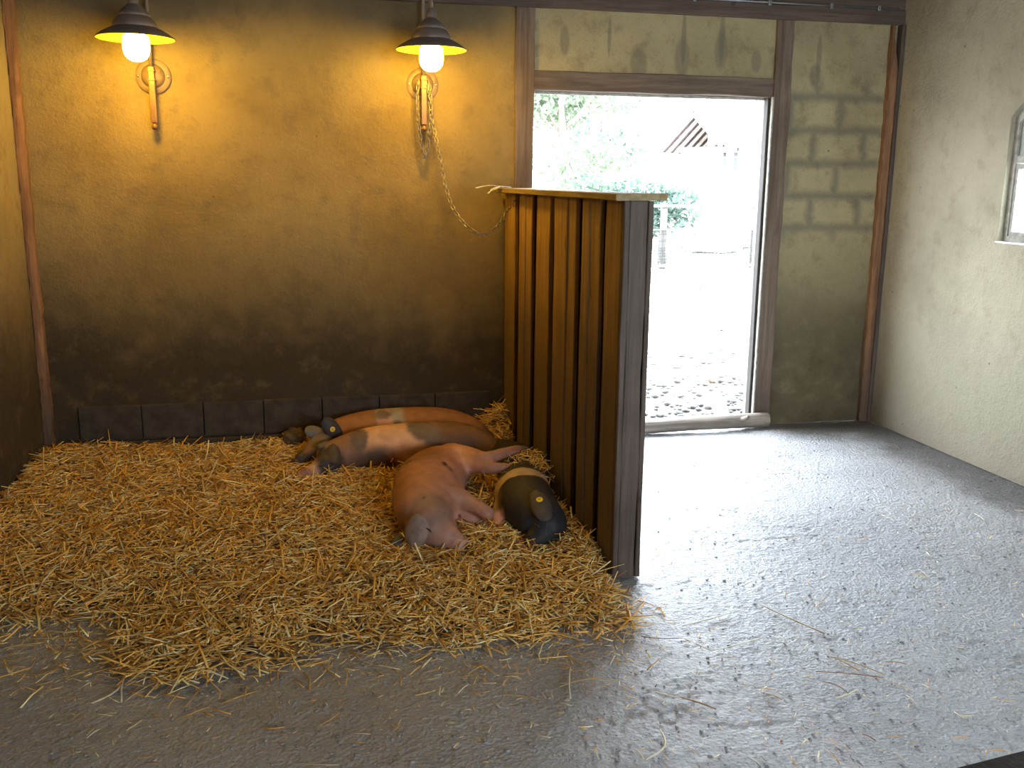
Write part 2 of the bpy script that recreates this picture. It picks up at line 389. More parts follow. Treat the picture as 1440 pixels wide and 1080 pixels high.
# ------------------------------------------------------------------ window in the right wall
wd = bpy.data.objects.new('window_1', None); COL.objects.link(wd); wd.location = (XR+.09, (WY0+WY1)/2, WZ0); tag(wd, kind='structure')
def ring_poly(outer, inner, x0, x1):
    bm = bmesh.new(); n = len(outer)
    A = [[bm.verts.new((x, y, z)) for y, z in pl] for x in (x0, x1) for pl in (outer, inner)]
    for i in range(n):
        j = (i+1) % n
        bm.faces.new((A[0][i], A[0][j], A[1][j], A[1][i])); bm.faces.new((A[2][i], A[3][i], A[3][j], A[2][j]))
        bm.faces.new((A[0][i], A[2][i], A[2][j], A[0][j])); bm.faces.new((A[1][i], A[1][j], A[3][j], A[3][i]))
    return bm
cy = (WY0+WY1)/2; cz = 1.62
inner = [(y+(.03 if y < cy else -.03), z+(.03 if z < cz else -.03)) for y, z in hole]
obj('window_frame', ring_poly(hole, inner, XR+.028, XR+.075), m_frame, wd)
obj('crossbar', box(bmesh.new(), XR+.032, XR+.068, WY0+.04, WY1-.04, 1.615, 1.65), m_frame, wd)
sash = [(WY1-.03, 1.245), (WY1-.03, 1.612), (WY0+.03, 1.612), (WY0+.03, 1.245)]
sin = [(WY1-.052, 1.268), (WY1-.052, 1.585), (WY0+.052, 1.585), (WY0+.052, 1.268)]
obj('sash', ring_poly(sash, sin, XR+.035, XR+.062), m_frame, wd)
obj('pane', box(bmesh.new(), XR+.046, XR+.050, WY0+.048, WY1-.048, 1.265, 1.59), m_glass, wd)
bm = bmesh.new(); poly_x(bm, [(WY1-.028, 1.65), (WY1-.028, 1.84), (WY1-.21, 2.002), (WY0+.21, 2.002), (WY0+.028, 1.84), (WY0+.028, 1.65)], XR+.042, XR+.052)
obj('upper_panel', bm, m_board_grey, wd)
bm = bmesh.new(); box(bm, XR-.006, XR+.08, WY0-.01, WY1+.01, WZ0-.006, WZ0+.003); obj('window_sill', bm, m_metal, wd)

# ------------------------------------------------------------------ conduit on the beam
t = thing('electrical_conduit', 'thin grey electrical conduit clipped along the dark beam above the doorway', 'pipe', (2.5, YB-.04, 2.512))
obj('pipe', tube(bmesh.new(), [(1.9, YB-.042, 2.520), (2.6, YB-.042, 2.518), (3.50, YB-.042, 2.516)], .0075, 10), m_metal, t, True)
for cx in (2.2, 2.66, 3.05, 3.36):
    obj('clip', box(bmesh.new(), cx-.010, cx+.010, YB-.053, YB-.03, 2.500, 2.529, .003), m_metal, t)

# ------------------------------------------------------------------ partition
PX0, PX1, PY0, PY1 = 1.12, 1.232, 3.255, 5.33
t = thing('stall_partition', 'tall wooden board partition with cap board standing beside the sleeping pigs', 'partition', ((PX0+PX1)/2, (PY0+PY1)/2, 0))
edges = [3.262, 3.445, 3.525, 3.845, 3.905, 4.225, 4.32, 4.64, 4.69, 5.02, 5.10, 5.30]
def board(x0, x1, y0, y1, z0, z1, s):
    return rough_box(x0, x1, y0, y1, z0, z1, 2, 30, .003, s, .003)
for i, (a, b) in enumerate(((3.288, 3.465), (3.54, 3.775), (3.87, 4.215), (4.31, 4.565), (4.672, 4.935), (5.06, 5.315))):
    if i in (1, 4, 2):      # a board of two overlapping widths
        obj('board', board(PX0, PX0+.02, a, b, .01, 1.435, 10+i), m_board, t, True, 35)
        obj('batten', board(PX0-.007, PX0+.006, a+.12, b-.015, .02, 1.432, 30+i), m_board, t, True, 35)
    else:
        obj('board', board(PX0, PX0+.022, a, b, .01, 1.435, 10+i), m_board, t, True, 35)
obj('corner_strip', board(PX0, PX0+.022, 3.256, 3.286, .01, 1.435, 57), m_endpost, t, True, 35)
obj('backing', board(PX0+.024, PX0+.040, 3.33, 5.32, .01, 1.43, 50), m_backing, t)
obj('end_post', board(PX0+.022, PX1-.022, PY0+.004, PY0+.075, 0, 1.435, 51), m_endpost, t, True, 35)
obj('end_post', board(PX0+.022, PX1-.022, PY1-.075, PY1-.004, 0, 1.435, 52), m_endpost, t, True, 35)
for z in (.25, 1.30):
    obj('rail', rough_box(PX0+.046, PX1-.022, PY0+.08, PY1-.08, z, z+.09, 1, 10, .002, z), m_endpost, t)
y = PY0
for i in range(7):
    obj('board', board(PX1-.02, PX1, y+.004, y+.284, .0, 1.435, 60+i), m_endpost, t, True, 35); y += .292
obj('cap', rough_box(1.072, 1.262, PY0-.045, PY1-.005, 1.437, 1.463, 1, 30, .002, 70, .003), m_cap, t, True, 35)

# ------------------------------------------------------------------ log threshold
bm = bmesh.new(); n = 28; pts = []; rr = []
for i in range(n+1):
    s = i/n; x = 1.30+(2.82-1.30)*s
    pts.append((x, 5.285+.02*s+.012*math.sin(s*7), .048+.004*math.sin(s*11))); rr.append((.050+.004*math.sin(s*19)-(.012 if i == n else 0), .046))
tube(bm, pts, rr, 18)
t = thing('threshold_log', 'pale round log lying across the doorway sill', 'log', (2.06, 5.30, 0))
obj('trunk', bm, m_log, t, True, 50)
obj('branch_stub', tube(bmesh.new(), [(2.62, 5.27, .06), (2.64, 5.23, .085), (2.645, 5.22, .09)], [.018, .013, .011], 10), m_log, t, True, 50)

# ------------------------------------------------------------------ lamps
def lamp(x, label, xs, long_):
    t = thing('wall_lamp', label, 'lamp', (x, YB, 2.01), 'barn lamps on the back wall')
    yl = YB-.43
    bm = bmesh.new(); lathe(bm, [(.087, 0), (.087, .006), (.080, .010), (.060, .011), (.056, .02), (.045, .033), (.025, .041), (0, .043)], (x, YB-.0, 2.01), 48, 'y')
    obj('wall_plate', bm, m_plate, t, True, 40)
    for sx in (-1, 1):
        obj('screw', lathe(bmesh.new(), [(.007, .010), (.007, .014), (.004, .016), (0, .0165)], (x+sx*.072, YB, 2.01), 16, 'y'), m_screw, t, True)
    # square-ish down rod and finial
    obj('rod', box(bmesh.new(), x-.0155, x+.0155, YB-.082, YB-.051, long_, 2.05, .004), m_copper, t)
    bm = bmesh.new(); lathe(bm, [(0, -.035), (.012, -.031), (.017, -.020), (.014, -.010), (.008, -.004), (.008, .006)], (x, YB-.0665, long_), 20)
    obj('finial', bm, m_copper, t, True)
    for z in (1.985, 2.03):
        obj('clamp_ring', box(bmesh.new(), x-.018, x+.018, YB-.086, YB-.035, z-.004, z+.004, .002), m_plate, t)
    pts = [(x, YB-.0665, 2.04), (x, YB-.0665, 2.42)]
    for k in range(1, 13):
        a_ = math.pi*k/12; pts.append((x+(xs-x)*k/12, YB-.0665-(.43-.0665)/2*(1-math.cos(a_)), 2.42+.16*math.sin(a_)))
    pts.append((xs, yl, 2.30))
    obj('gooseneck', tube(bmesh.new(), pts, .010, 12), m_copper if False else m_shade, t, True)
    # stepped bell shade: outside skin and lining
    z0 = 2.136
    out = [(r_, h_*.87) for r_, h_ in [(.021, .180), (.030, .168), (.050, .150), (.068, .128), (.072, .118), (.070, .112), (.082, .100), (.096, .078), (.100, .064), (.099, .056), (.118, .046), (.150, .026), (.174, .006), (.178, 0)]]
    bm = bmesh.new(); lathe(bm, [(r, h+z0) for r, h in out]+[(.175, z0+.0005)], (xs, yl, 0), 64)
    sh = obj('lamp_shade', bm, m_shade, t, True, 50)
    bm = bmesh.new(); lathe(bm, [(.175, z0+.0005)]+[(max(r-.005, .001), h+z0-.002) for r, h in reversed(out)], (xs, yl, 0), 64)
    obj('shade_lining', bm, m_shadein, sh, True, 50)
    bm = bmesh.new(); lathe(bm, [(0, .0), (.024, .003), (.043, .014), (.055, .032), (.060, .055), (.060, .100), (.055, .116), (.034, .128), (0, .13)], (xs, yl, 2.032), 32)
    obj('bulb', bm, m_bulb, t, True)
    bm = bmesh.new(); lathe(bm, [(.024, 2.28), (.026, 2.305), (.014, 2.33), (.010, 2.335)], (xs, yl, 0), 24)
    obj('neck', bm, m_shade, t, True, 40)
    return t
lamp(-.724, 'lit brown bell-shaped wall lamp on the left, nothing hung on its rod', -.733, 1.775)
lamp(.662, 'lit brown bell-shaped wall lamp with a chain draped over its rod', .656, 1.795)

# ------------------------------------------------------------------ chain
def link_mesh():
    bm = bmesh.new(); pts = []; L, W = .011, .0075
    for k in range(16):
        a_ = 2*math.pi*k/16; c_, s_ = math.cos(a_), math.sin(a_)
        pts.append(Vector((c_*W+(0), s_*W+(L if s_ > 0 else -L)*.75, 0)))
    n = len(pts); rings = []
    for i in range(n):
        tt = (pts[(i+1)%n]-pts[i-1]).normalized(); s = Vector((0,0,1)); q = s.cross(tt)
        rings.append([bm.verts.new(pts[i]+(s*math.cos(2*math.pi*k/6)+q*math.sin(2*math.pi*k/6))*.0029) for k in range(6)])
    for i in range(n):
        for k in range(6): bm.faces.new((rings[i][k], rings[i][(k+1)%6], rings[(i+1)%n][(k+1)%6], rings[(i+1)%n][k]))
    me = bpy.data.meshes.new('chain_link'); bm.to_mesh(me); bm.free(); me.materials.append(m_chain)
    me.polygons.foreach_set('use_smooth', [True]*len(me.polygons)); return me
def yproj(px, py, y):
    d = ray(px, py); return Vector((0,0,EYE))+d*(y/d.y)
chl = link_mesh()
ch = thing('steel_chain', 'long steel chain looped on the right lamp rod and swagged to the partition', 'chain', tuple(yproj(600, 120, 5.28)))
def catmull(pts, step):
    out = []; n = len(pts)
    for i in range(n-1):
        p0, p1, p2, p3 = pts[max(i-1,0)], pts[i], pts[i+1], pts[min(i+2,n-1)]
        m = 24
        for k in range(m):
            u = k/m
            out.append(.5*((2*p1)+(p2-p0)*u+(2*p0-5*p1+4*p2-p3)*u*u+(3*p1-p0-3*p2+p3)*u**3))
    out.append(pts[-1])
    res = [out[0]]; acc = 0
    for a_, b_ in zip(out, out[1:]):
        d = (b_-a_).length; acc += d
        if acc >= step: res.append(b_); acc = 0
    return res
paths = [
  [(588,113,5.275),(587,140,5.27),(589,175,5.27),(593,205,5.28),(596,221,5.285),(600,212,5.285),(603,195,5.27),(602,184,5.25)],
  [(601,112,5.28),(604,135,5.27),(606,160,5.27),(611,183,5.25)],
  [(604,120,5.27),(606,150,5.25),(605,176,5.25),(603,188,5.25)],
  [(611,183,5.25),(615,205,5.22),(620,228,5.19),(627,262,5.13),(636,290,5.06),(650,311,4.96),(667,326,4.88),(682,330,4.86),(697,321,4.90),(708,306,4.96),(718,288,5.04)],
]
cnt = 0
for pth in paths:
    pts = catmull([yproj(*p) for p in pth], .0225)
    for i in range(len(pts)-1):
        if cnt >= 100: break
        d = (pts[i+1]-pts[i]).normalized(); mid = (pts[i]+pts[i+1])/2
        q = d.to_track_quat('Y', 'Z')
        o = bpy.data.objects.new('chain_link', chl); COL.objects.link(o); o.parent = ch
        o.matrix_local = Matrix.Translation(mid-Vector(ch.location)) @ q.to_matrix().to_4x4() @ Matrix.Rotation(R(90*(i % 2)+20), 4, 'Y')
        cnt += 1
hp = Vector((1.12, 5.04, 1.368))
obj('hook', tube(bmesh.new(), [hp+Vector((.004,0,.03)), hp+Vector((-.012,0,.03)), hp+Vector((-.018,0,.012)), hp+Vector((-.010,0,-.002))], .003, 8), m_chain, ch, True)

# feather lying on the far end of the cap
def feather(base, tip, wid, lift, seed):
    bm = bmesh.new(); base = Vector(base); tip = Vector(tip); d = tip-base; s = d.cross(Vector((0,0,1))).normalized()
    n = 26; rows = []
    for i in range(n+1):
        u = i/n; ww = wid*math.sin(min(1, u*1.25+.08)*math.pi*.93)**.7*(1 if u < .97 else .5)
        c_ = base+d*u+Vector((0,0,lift*math.sin(u*math.pi)))
        row = []
        for k in (-3,-2,-1,0,1,2,3):
            off = s*(ww*k/3)*(1+.12*random.uniform(-1,1)*(abs(k) == 3)) + Vector((0,0,-.004*abs(k)/3+.003)) - d*.05*abs(k)/3
            row.append(bm.verts.new(c_+off))
        rows.append(row)
    for a_, b_ in zip(rows, rows[1:]):
        for k in range(6):
            if random.random() > .06 or k in (2,3): bm.faces.new((a_[k], a_[k+1], b_[k+1], b_[k]))
    bmesh.ops.solidify(bm, geom=bm.faces[:], thickness=.0008)
    return bm
m_feather = plain('feather_white', (.80, .80, .84), .8, var=.15)
ft = thing('white_feather', 'white feather caught on the far end of the partition cap board', 'feather', (1.09, 5.25, 1.464))
obj('vane', feather((1.10, 5.26, 1.466), (.925, 5.20, 1.462), .030, .012, 1), m_feather, ft, True)
obj('vane', feather((1.06, 5.20, 1.472), (.985, 5.16, 1.432), .024, .004, 2), m_feather, ft, True)
obj('quill', tube(bmesh.new(), [(1.15, 5.30, 1.467), (1.10, 5.26, 1.471), (1.02, 5.232, 1.478)], [.0022, .0018, .0008], 6), m_feather, ft, True)

# ------------------------------------------------------------------ straw
def straw_mesh(name, C, D, L, W, bend, tint, extra=None, mat=None):
    """C centres, D unit dirs, L lengths, W half widths: three-section prisms built in numpy"""
    n = len(C); up = np.tile(np.array([0,0,1.]), (n,1))
    side = np.cross(D, up); side /= np.linalg.norm(side, axis=1, keepdims=True)+1e-9
    nor = np.cross(side, D)
    V = np.zeros((n, 12, 3))
    for j, s in enumerate((-.5, 0, .5)):
        c = C + D*(L*s)[:,None] + (side*bend[:,:1] + nor*bend[:,1:])*((s*s*4-1)*L)[:,None]*-.12
        V[:, j*4+0] = c + side*W[:,None]; V[:, j*4+1] = c + nor*W[:,None]*.55; V[:, j*4+2] = c - side*W[:,None]; V[:, j*4+3] = c - nor*W[:,None]*.55
    F = []
    for j in (0, 1):
        for k in range(4): F.append((j*4+k, j*4+(k+1)%4, j*4+4+(k+1)%4, j*4+4+k))
    F += [(3,2,1,0), (8,9,10,11)]
    F = np.array(F); faces = (F[None]+np.arange(n)[:,None,None]*12).reshape(-1, 4)
    verts = V.reshape(-1, 3); colr = np.repeat(tint, 12, axis=0)
    if extra is not None:
        ev, ef, ec = extra; faces = np.vstack([faces, ef+len(verts)]); verts = np.vstack([verts, ev]); colr = np.vstack([colr, ec])
    me = bpy.data.meshes.new(name)
    me.vertices.add(len(verts)); me.vertices.foreach_set('co', verts.astype(np.float32).ravel())
    me.loops.add(faces.size); me.loops.foreach_set('vertex_index', faces.astype(np.int32).ravel())
    me.polygons.add(len(faces)); me.polygons.foreach_set('loop_start', np.arange(0, faces.size, 4, dtype=np.int32))
    me.update(calc_edges=True); me.validate()
    ca = me.color_attributes.new('tint', 'FLOAT_COLOR', 'POINT')
    ca.data.foreach_set('color', np.hstack([colr, np.ones((len(colr),1))]).astype(np.float32).ravel())
    return me
m_straw = attrmat('straw', .4, 300, .0005, .65)
edge_px = [(-60,880),(0,872),(60,866),(120,868),(160,858),(210,878),(185,905),(170,935),(215,955),(270,958),(330,938),(400,925),(440,900),(500,893),(560,905),(610,900),(660,908),(700,893),(740,902),(770,880),(830,872),(885,880),(893,862),(872,830),(866,808)]
poly = [(P(x,y).x, P(x,y).y) for x, y in edge_px] + [(1.115, 3.3), (1.115, 5.35), (-1.38, 5.35), (-1.38, P(-60,880).y)]
poly[0] = (-1.38, poly[0][1])
PA = np.array(poly)
def inside(x, y):
    r = np.zeros(len(x), bool); n = len(PA); j = n-1
    for i in range(n):
        xi, yi = PA[i]; xj, yj = PA[j]
        c = ((yi > y) != (yj > y)) & (x < (xj-xi)*(y-yi)/(yj-yi+1e-12)+xi); r ^= c; j = i
    return r
front = PA[:25]
def edist(x, y):
    """distance to the ragged front edge of the bed"""
    d = np.full(len(x), 9.)
    for (ax, ay), (bx, by) in zip(front, front[1:]):
        t_ = np.clip(((x-ax)*(bx-ax)+(y-ay)*(by-ay))/((bx-ax)**2+(by-ay)**2), 0, 1)
        d = np.minimum(d, np.hypot(x-ax-t_*(bx-ax), y-ay-t_*(by-ay)))
    return d
NG = 160
gx = np.linspace(-1.45, 1.2, NG); gy = np.linspace(2.6, 5.4, NG)
grid = np.array([[mnoise.fractal(Vector((a*3.1, b*3.1, 2.2)), .8, 2.1, 4) for b in gy] for a in gx])
grid2 = np.array([[mnoise.noise(Vector((a*9, b*9, 7.2))) for b in gy] for a in gx])
def samp(g, x, y):
    i = np.clip((x-gx[0])/(gx[1]-gx[0]), 0, NG-2); j = np.clip((y-gy[0])/(gy[1]-gy[0]), 0, NG-2)
    a = i.astype(int); b = j.astype(int); u = i-a; v = j-b
    return g[a,b]*(1-u)*(1-v)+g[a+1,b]*u*(1-v)+g[a,b+1]*(1-u)*v+g[a+1,b+1]*u*v
def gau(x, y, cx, cy, sx, sy): return np.exp(-((x-cx)/sx)**2-((y-cy)/sy)**2)
def hgt(x, y):
    e = np.clip(edist(x, y)/.35, 0, 1)
    h = .012+.043*e**.7 + .020*samp(grid, x, y)*e + .013*samp(grid2, x, y)*e
    h += .20*gau(x, y, 1.12, 5.22, .17, .20) + .045*gau(x, y, -1.3, 5.15, .35, .3) + .035*gau(x, y, -1.35, 4.3, .25, .5)
    h += .03*gau(x, y, .66, 3.62, .09, .10) + .04*gau(x, y, 1.05, 3.45, .10, .25) + .03*gau(x, y, .82, 4.12, .12, .12)
    h += .02*gau(x, y, -.3, 3.9, .5, .3) + .02*gau(x, y, .35, 3.35, .3, .12)
    return np.maximum(h, .006)
def tints(n, pale=.0):
    pal = np.array([(.86,.49,.11),(.76,.40,.08),(.90,.62,.19),(.54,.27,.06),(.92,.78,.40),(.30,.15,.05)])
    pr = np.array([.24,.22,.2,.14,.17+pale,.08]); pr = pr/pr.sum()
    c = pal[rng.choice(len(pal), n, p=pr)]; return c*rng.uniform(.75, 1.15, (n,1))
N = 46000
x = rng.uniform(-1.40, 1.13, N*2); y = rng.uniform(2.75, 5.36, N*2)
ed = edist(x, y)
keep = inside(x, y) | (rng.random(N*2) < .5*np.exp(-ed/.04)+.07*np.exp(-ed/.13)) 
keep &= ~((ed < .16) & inside(x, y) & (rng.random(N*2) < .62*(1-ed/.2)))
keep &= ~((x > 1.09) & (y < 3.3))
x, y = x[keep][:N], y[keep][:N]; n = len(x)
h = hgt(x, y); lay = rng.random(n)**.45
L = rng.gamma(3.6, .021, n).clip(.025, .19); W = rng.uniform(.0016, .0046, n)
ang = rng.uniform(0, 2*math.pi, n) + .5*np.sin(x*4+y*3); tilt = rng.normal(0, .20, n)
tilt = np.where(rng.random(n) < .06, tilt*2.6, tilt)
D = np.stack([np.cos(ang)*np.cos(tilt), np.sin(ang)*np.cos(tilt), np.sin(tilt)], 1)
z = h*lay + np.abs(np.sin(tilt))*L*.5*(rng.random(n)) + .004
z = np.maximum(z, np.abs(D[:,2])*L*.5+W)
x = np.clip(x, -1.395+np.abs(D[:,0])*L*.5, 1.113-np.abs(D[:,0])*L*.5*(y > 3.24)); y = np.minimum(y, 5.31-np.abs(D[:,1])*L*.5)
tc_ = tints(n); tc_ *= (.72+.28*lay)[:,None]*1.05  # lower layers darkened, depth shade put into the straw colour
# underlying matted bed
bx = np.linspace(-1.395, 1.11, 120); by = np.linspace(2.75, 5.31, 120)
XX, YY = np.meshgrid(bx, by, indexing='ij'); fx, fy = XX.ravel(), YY.ravel()
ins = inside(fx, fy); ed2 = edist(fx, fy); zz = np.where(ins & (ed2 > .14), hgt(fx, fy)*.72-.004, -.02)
ev = np.stack([fx, fy, zz], 1); ef = []
idx = np.arange(120*120).reshape(120, 120)
ok = (ins & (ed2 > .14)).reshape(120, 120)
q_ = ok[:-1,:-1] & ok[1:,:-1] & ok[1:,1:] & ok[:-1,1:]
I, J = np.nonzero(q_)
ef = np.stack([idx[I,J], idx[I+1,J], idx[I+1,J+1], idx[I,J+1]], 1)
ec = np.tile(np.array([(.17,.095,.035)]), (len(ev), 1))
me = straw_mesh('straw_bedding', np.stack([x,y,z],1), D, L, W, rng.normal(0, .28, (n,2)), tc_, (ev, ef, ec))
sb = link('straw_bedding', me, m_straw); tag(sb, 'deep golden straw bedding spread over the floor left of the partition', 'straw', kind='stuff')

# thin litter of chips in front of the bed and over the grey floor
n = 2300
px_ = np.concatenate([rng.uniform(0, 900, 1900), rng.uniform(880, 1440, 400)]); 
py_ = np.concatenate([870+rng.gamma(1.1, 38, 1900), rng.uniform(700, 1079, 400)])
pts = np.array([P(a, min(b, 1085)) for a, b in zip(px_, py_)])
NB = 5200      # longer pieces kicked out round the ragged edge of the bed
bx_ = rng.uniform(-1.35, 1.25, NB); by_ = rng.uniform(2.3, 3.5, NB); be = edist(bx_, by_)
kb = rng.random(NB) < .42*np.exp(-be/.085); bx_, by_ = bx_[kb], by_[kb]
nlong = len(bx_); pts = np.vstack([np.stack([bx_, by_, np.zeros(nlong)], 1), pts]); longm = np.arange(len(pts)) < nlong
ok = ~inside(pts[:,0], pts[:,1]) & ~((pts[:,0] > 1.08) & (pts[:,0] < 1.28) & (pts[:,1] > 3.18)) & (pts[:,0] > XL+.06) & (pts[:,0] < XR-.15) & (pts[:,1] > 1.6)
pts = pts[ok]; longm = longm[ok]; n = len(pts)
L = rng.gamma(1.8, .013, n).clip(.006, .10); W = rng.uniform(.0008, .0019, n); L = np.where(longm, rng.uniform(.025, .12, n), L); W = np.where(longm, rng.uniform(.0014, .0034, n), W); ang = rng.uniform(0, 6.28, n)
D = np.stack([np.cos(ang), np.sin(ang), rng.normal(0, .02, n)], 1); D /= np.linalg.norm(D, axis=1, keepdims=True)
pts[:,2] = W*.6+.002+np.abs(D[:,2])*L*.5
me = straw_mesh('straw_litter', pts, D, L, W, rng.normal(0, .28, (n,2)), tints(n, .25)*1.1)
tag(link('straw_litter', me, m_straw), 'fine straw chips strewn thinly over the grey floor', 'straw', kind='stuff')

# grit and small pebbles bedded in the floor surface
bm = bmesh.new(); rg_ = random.Random(5)
for i in range(2600):
    p_ = P(rg_.uniform(20, 1440), rg_.uniform(640, 1079)); r_ = .0016+.0042*rg_.random()**3
    if (p_.x < 1.3 and p_.y > 3.15) or p_.x > XR-.03 or p_.x < XL+.03: continue
    m_ = bmesh.ops.create_icosphere(bm, subdivisions=1, radius=1)
    sx_, sy_ = rg_.uniform(.8, 1.6), rg_.uniform(.7, 1.3)
    for v in m_['verts']: v.co = Vector((p_.x+v.co.x*r_*sx_, p_.y+v.co.y*r_*sy_, v.co.z*r_*.6-.003))
tag(obj('floor_grit', bm, plain('grit', (.34,.33,.33), .6, var=.5, scale=9), None, True), 'tiny stones and grit bedded all over the rough grey floor', 'grit', kind='stuff')

# single stalks that can be picked out on the floor
LB = '@L'
MB_ = '@M'
RB = '@R'
stalks = [
 ((128,989),(172,960),.5,.0045,'broad pale straw blade pointing down-left below the small front straw heap',1),
 ((178,945),(171,987),.1,.004,'pale split straw hanging straight down from the small front straw heap',1),
 ((92,955),(130,940),0,.003,'straw stalk forming a V with a shorter one, far left floor',0),
 ((83,932),(95,950),0,.003,'short straw meeting a longer stalk in a V, far left floor',0),
 ((122,1038),(141,1025),0,.003,'pale yellow straw piece alone near the bottom left corner',1),
 ((101,1013),(114,1002),0,.0025,LB,0),((213,1004),(229,1012),0,.003,LB,0),((343,987),(347,963),0,.003,LB,0),
 ((390,942),(391,957),0,.0035,LB,0),((413,953),(435,963),0,.0025,LB,0),
 ((8,910),(63,903),.1,.003,'long golden stalk lying level at the far left edge below the bedding',0),
 ((40,898),(115,897),.1,.003,'longest of the level stalks at the far left, just below the bedding edge',0),
 ((105,862),(190,892),0,.0035,'long dark brown twig-like stalk crossing the bare gap at left',2),
 ((355,940),(380,923),0,.003,LB,1),((338,951),(350,920),0,.003,LB,1),((101,1052),(103,1061),0,.003,LB,0),
 ((563,948),(564,963),0,.004,MB_,0),((595,937),(607,925),0,.0035,MB_,1),((644,975),(659,962),0,.003,MB_,1),((666,962),(672,948),0,.0035,MB_,0),
 ((658,948),(682,934),0,.0035,'straw piece crossing another in an X, centre floor, the one rising to the right',0),
 ((671,932),(696,948),0,.0035,'straw piece crossing another in an X, centre floor, the one falling to the right',0),
 ((705,976),(757,983),0,.0025,'slender level stalk on the centre floor below the crossed pieces',0),
 ((792,918),(822,937),0,.0035,'stout golden stalk slanting down-right in front of the partition foot',0),
 ((802,938),(802,983),.05,.003,'upright-pointing stalk crossed by a long curved one near the partition',1),
 ((787,966),(870,957),-.35,.003,'long curved stalk lying across an upright-pointing one near the partition',0),
 ((880,980),(898,984),0,.0035,RB,1),((908,1068),(928,1026),.6,.004,'thick pale curved straw at the bottom centre with a short piece beside it',1),
 ((893,1053),(905,1067),0,.0035,'short piece touching the foot of the thick curved straw at bottom centre',1),
 ((858,935),(865,922),0,.003,MB_,1),((892,870),(925,869),0,.0025,RB,1),((873,889),(897,895),0,.003,RB,1),
 ((902,895),(960,897),.3,.003,'reddish stalk lying beside the front corner of the partition',2),
 ((910,970),(960,983),.1,.003,'pale stalk running level right of the partition, above a reddish one',1),
 ((958,981),(1007,997),0,.0045,'stout reddish-brown stalk on the floor right of the partition',2),
 ((960,880),(1023,863),.1,.004,'pale stalk rising to the right beside the partition foot',1),
 ((963,898),(1000,915),.1,.0035,'left arm of the wide V of straw on the bright floor',1),
 ((1000,915),(1072,897),.1,.0035,'right arm of the wide V of straw on the bright floor',1),
 ((1070,850),(1160,891),.1,.004,'longest straight stalk slanting down-right on the bright floor',0),
 ((1168,923),(1208,943),0,.003,'shortest of three stalks fanned together on the right floor',0),
 ((1173,924),(1241,947),0,.003,'upper long one of three stalks fanned together on the right floor',0),
 ((1147,944),(1243,953),0,.003,'lowest of three stalks fanned together on the right floor',2),
 ((1245,930),(1275,934),0,.003,RB,0),((1077,975),(1100,984),0,.0035,RB,0),((1157,958),(1193,975),-.3,.0025,RB,2),
 ((1275,978),(1290,992),0,.003,RB,1),((1213,1032),(1232,1042),0,.003,RB,2),((1258,1058),(1277,1075),0,.0025,RB,1),
 ((1051,1064),(1069,1076),0,.003,RB,1),((1150,1072),(1152,1057),0,.004,RB,1),((1370,722),(1385,732),0,.003,RB,1),((1292,800),(1306,812),0,.002,RB,1),
]
scol = [(.55,.38,.14), (.80,.72,.52), (.36,.19,.09)]
m_st = [plain('stalk_gold', scol[0], .5, var=.3, scale=60), plain('stalk_pale', scol[1], .5, var=.2, scale=60), plain('stalk_brown', scol[2], .55, var=.3, scale=60)]
OWN = {'@L': iter(['short straw on the left floor above the lone pale yellow piece',
 'straw piece on the dark floor below the small front straw heap, slightly slanting',
 'upright-looking straw piece on bare floor right of the small front heap',
 'stubby upright straw piece touching the litter edge right of the small heap',
 'thin brownish stalk slanting down-right just right of the stubby upright piece',
 'pale stalk rising right at the right shoulder of the small front heap',
 'pale stalk pointing down at the lower edge of the small front heap',
 'tiny upright straw bit nearest the bottom left corner']),
 '@M': iter(['stubby upright straw piece alone on the floor below the bedding middle',
 'pale slanting straw piece close under the middle of the bedding edge',
 'thin pale piece rising right below the crossed pair of straws',
 'stubby golden piece between the crossed pair and the thin pale one',
 'thin pale piece beside the stout slanting stalk near the partition foot']),
 '@R': iter(['short thick pale piece on the floor below the curved crossed stalk',
 'thin level straw touching the partition foot on its bright side',
 'short pale straw just left of the reddish stalk by the partition',
 'golden piece lying level right of the three fanned stalks',
 'short stout piece on the bright floor below the three fanned stalks, left',
 'thin brown curved stalk directly below the three fanned stalks',
 'pale piece slanting down-right at the far side below the fanned stalks',
 'reddish short straw near the bottom edge, right part of the floor',
 'thin pale straw nearest the barrier rail in the bottom right',
 'pale short straw at the bottom edge left of an upright pale piece',
 'upright pale piece near the bottom edge on the right floor',
 'pale straw bit nearest the foot of the right wall',
 'thin pale straw bit on the upper right floor, inward of the wall foot bit'])}
for (a, b, cv, wd_, lab, ci) in stalks:
    A, B = P(*a, .004), P(*b, .004); d = B-A; s = d.cross(Vector((0,0,1)))
    pts = [A+d*u+s*cv*.35*math.sin(u*math.pi)+Vector((0,0,.003*math.sin(u*math.pi))) for u in [i/8 for i in range(9)]]
    c0 = (A+B)/2; bm = tube(bmesh.new(), [p-c0 for p in pts], [(wd_*.75*(.7+.3*math.sin(.4+2.4*i/8)), wd_*.45) for i in range(9)], 6)
    o = obj('straw_stalk', bm, m_st[ci], None, True); o.location = c0
    g = {LB: 'loose stalks on the left floor', MB_: 'short pieces on the centre floor', RB: 'pale pieces on the bright right floor'}.get(lab, 'stalks that stand out on the floor')
    if lab[0] == '@': lab = next(OWN[lab])
    tag(o, lab, 'straw', g)

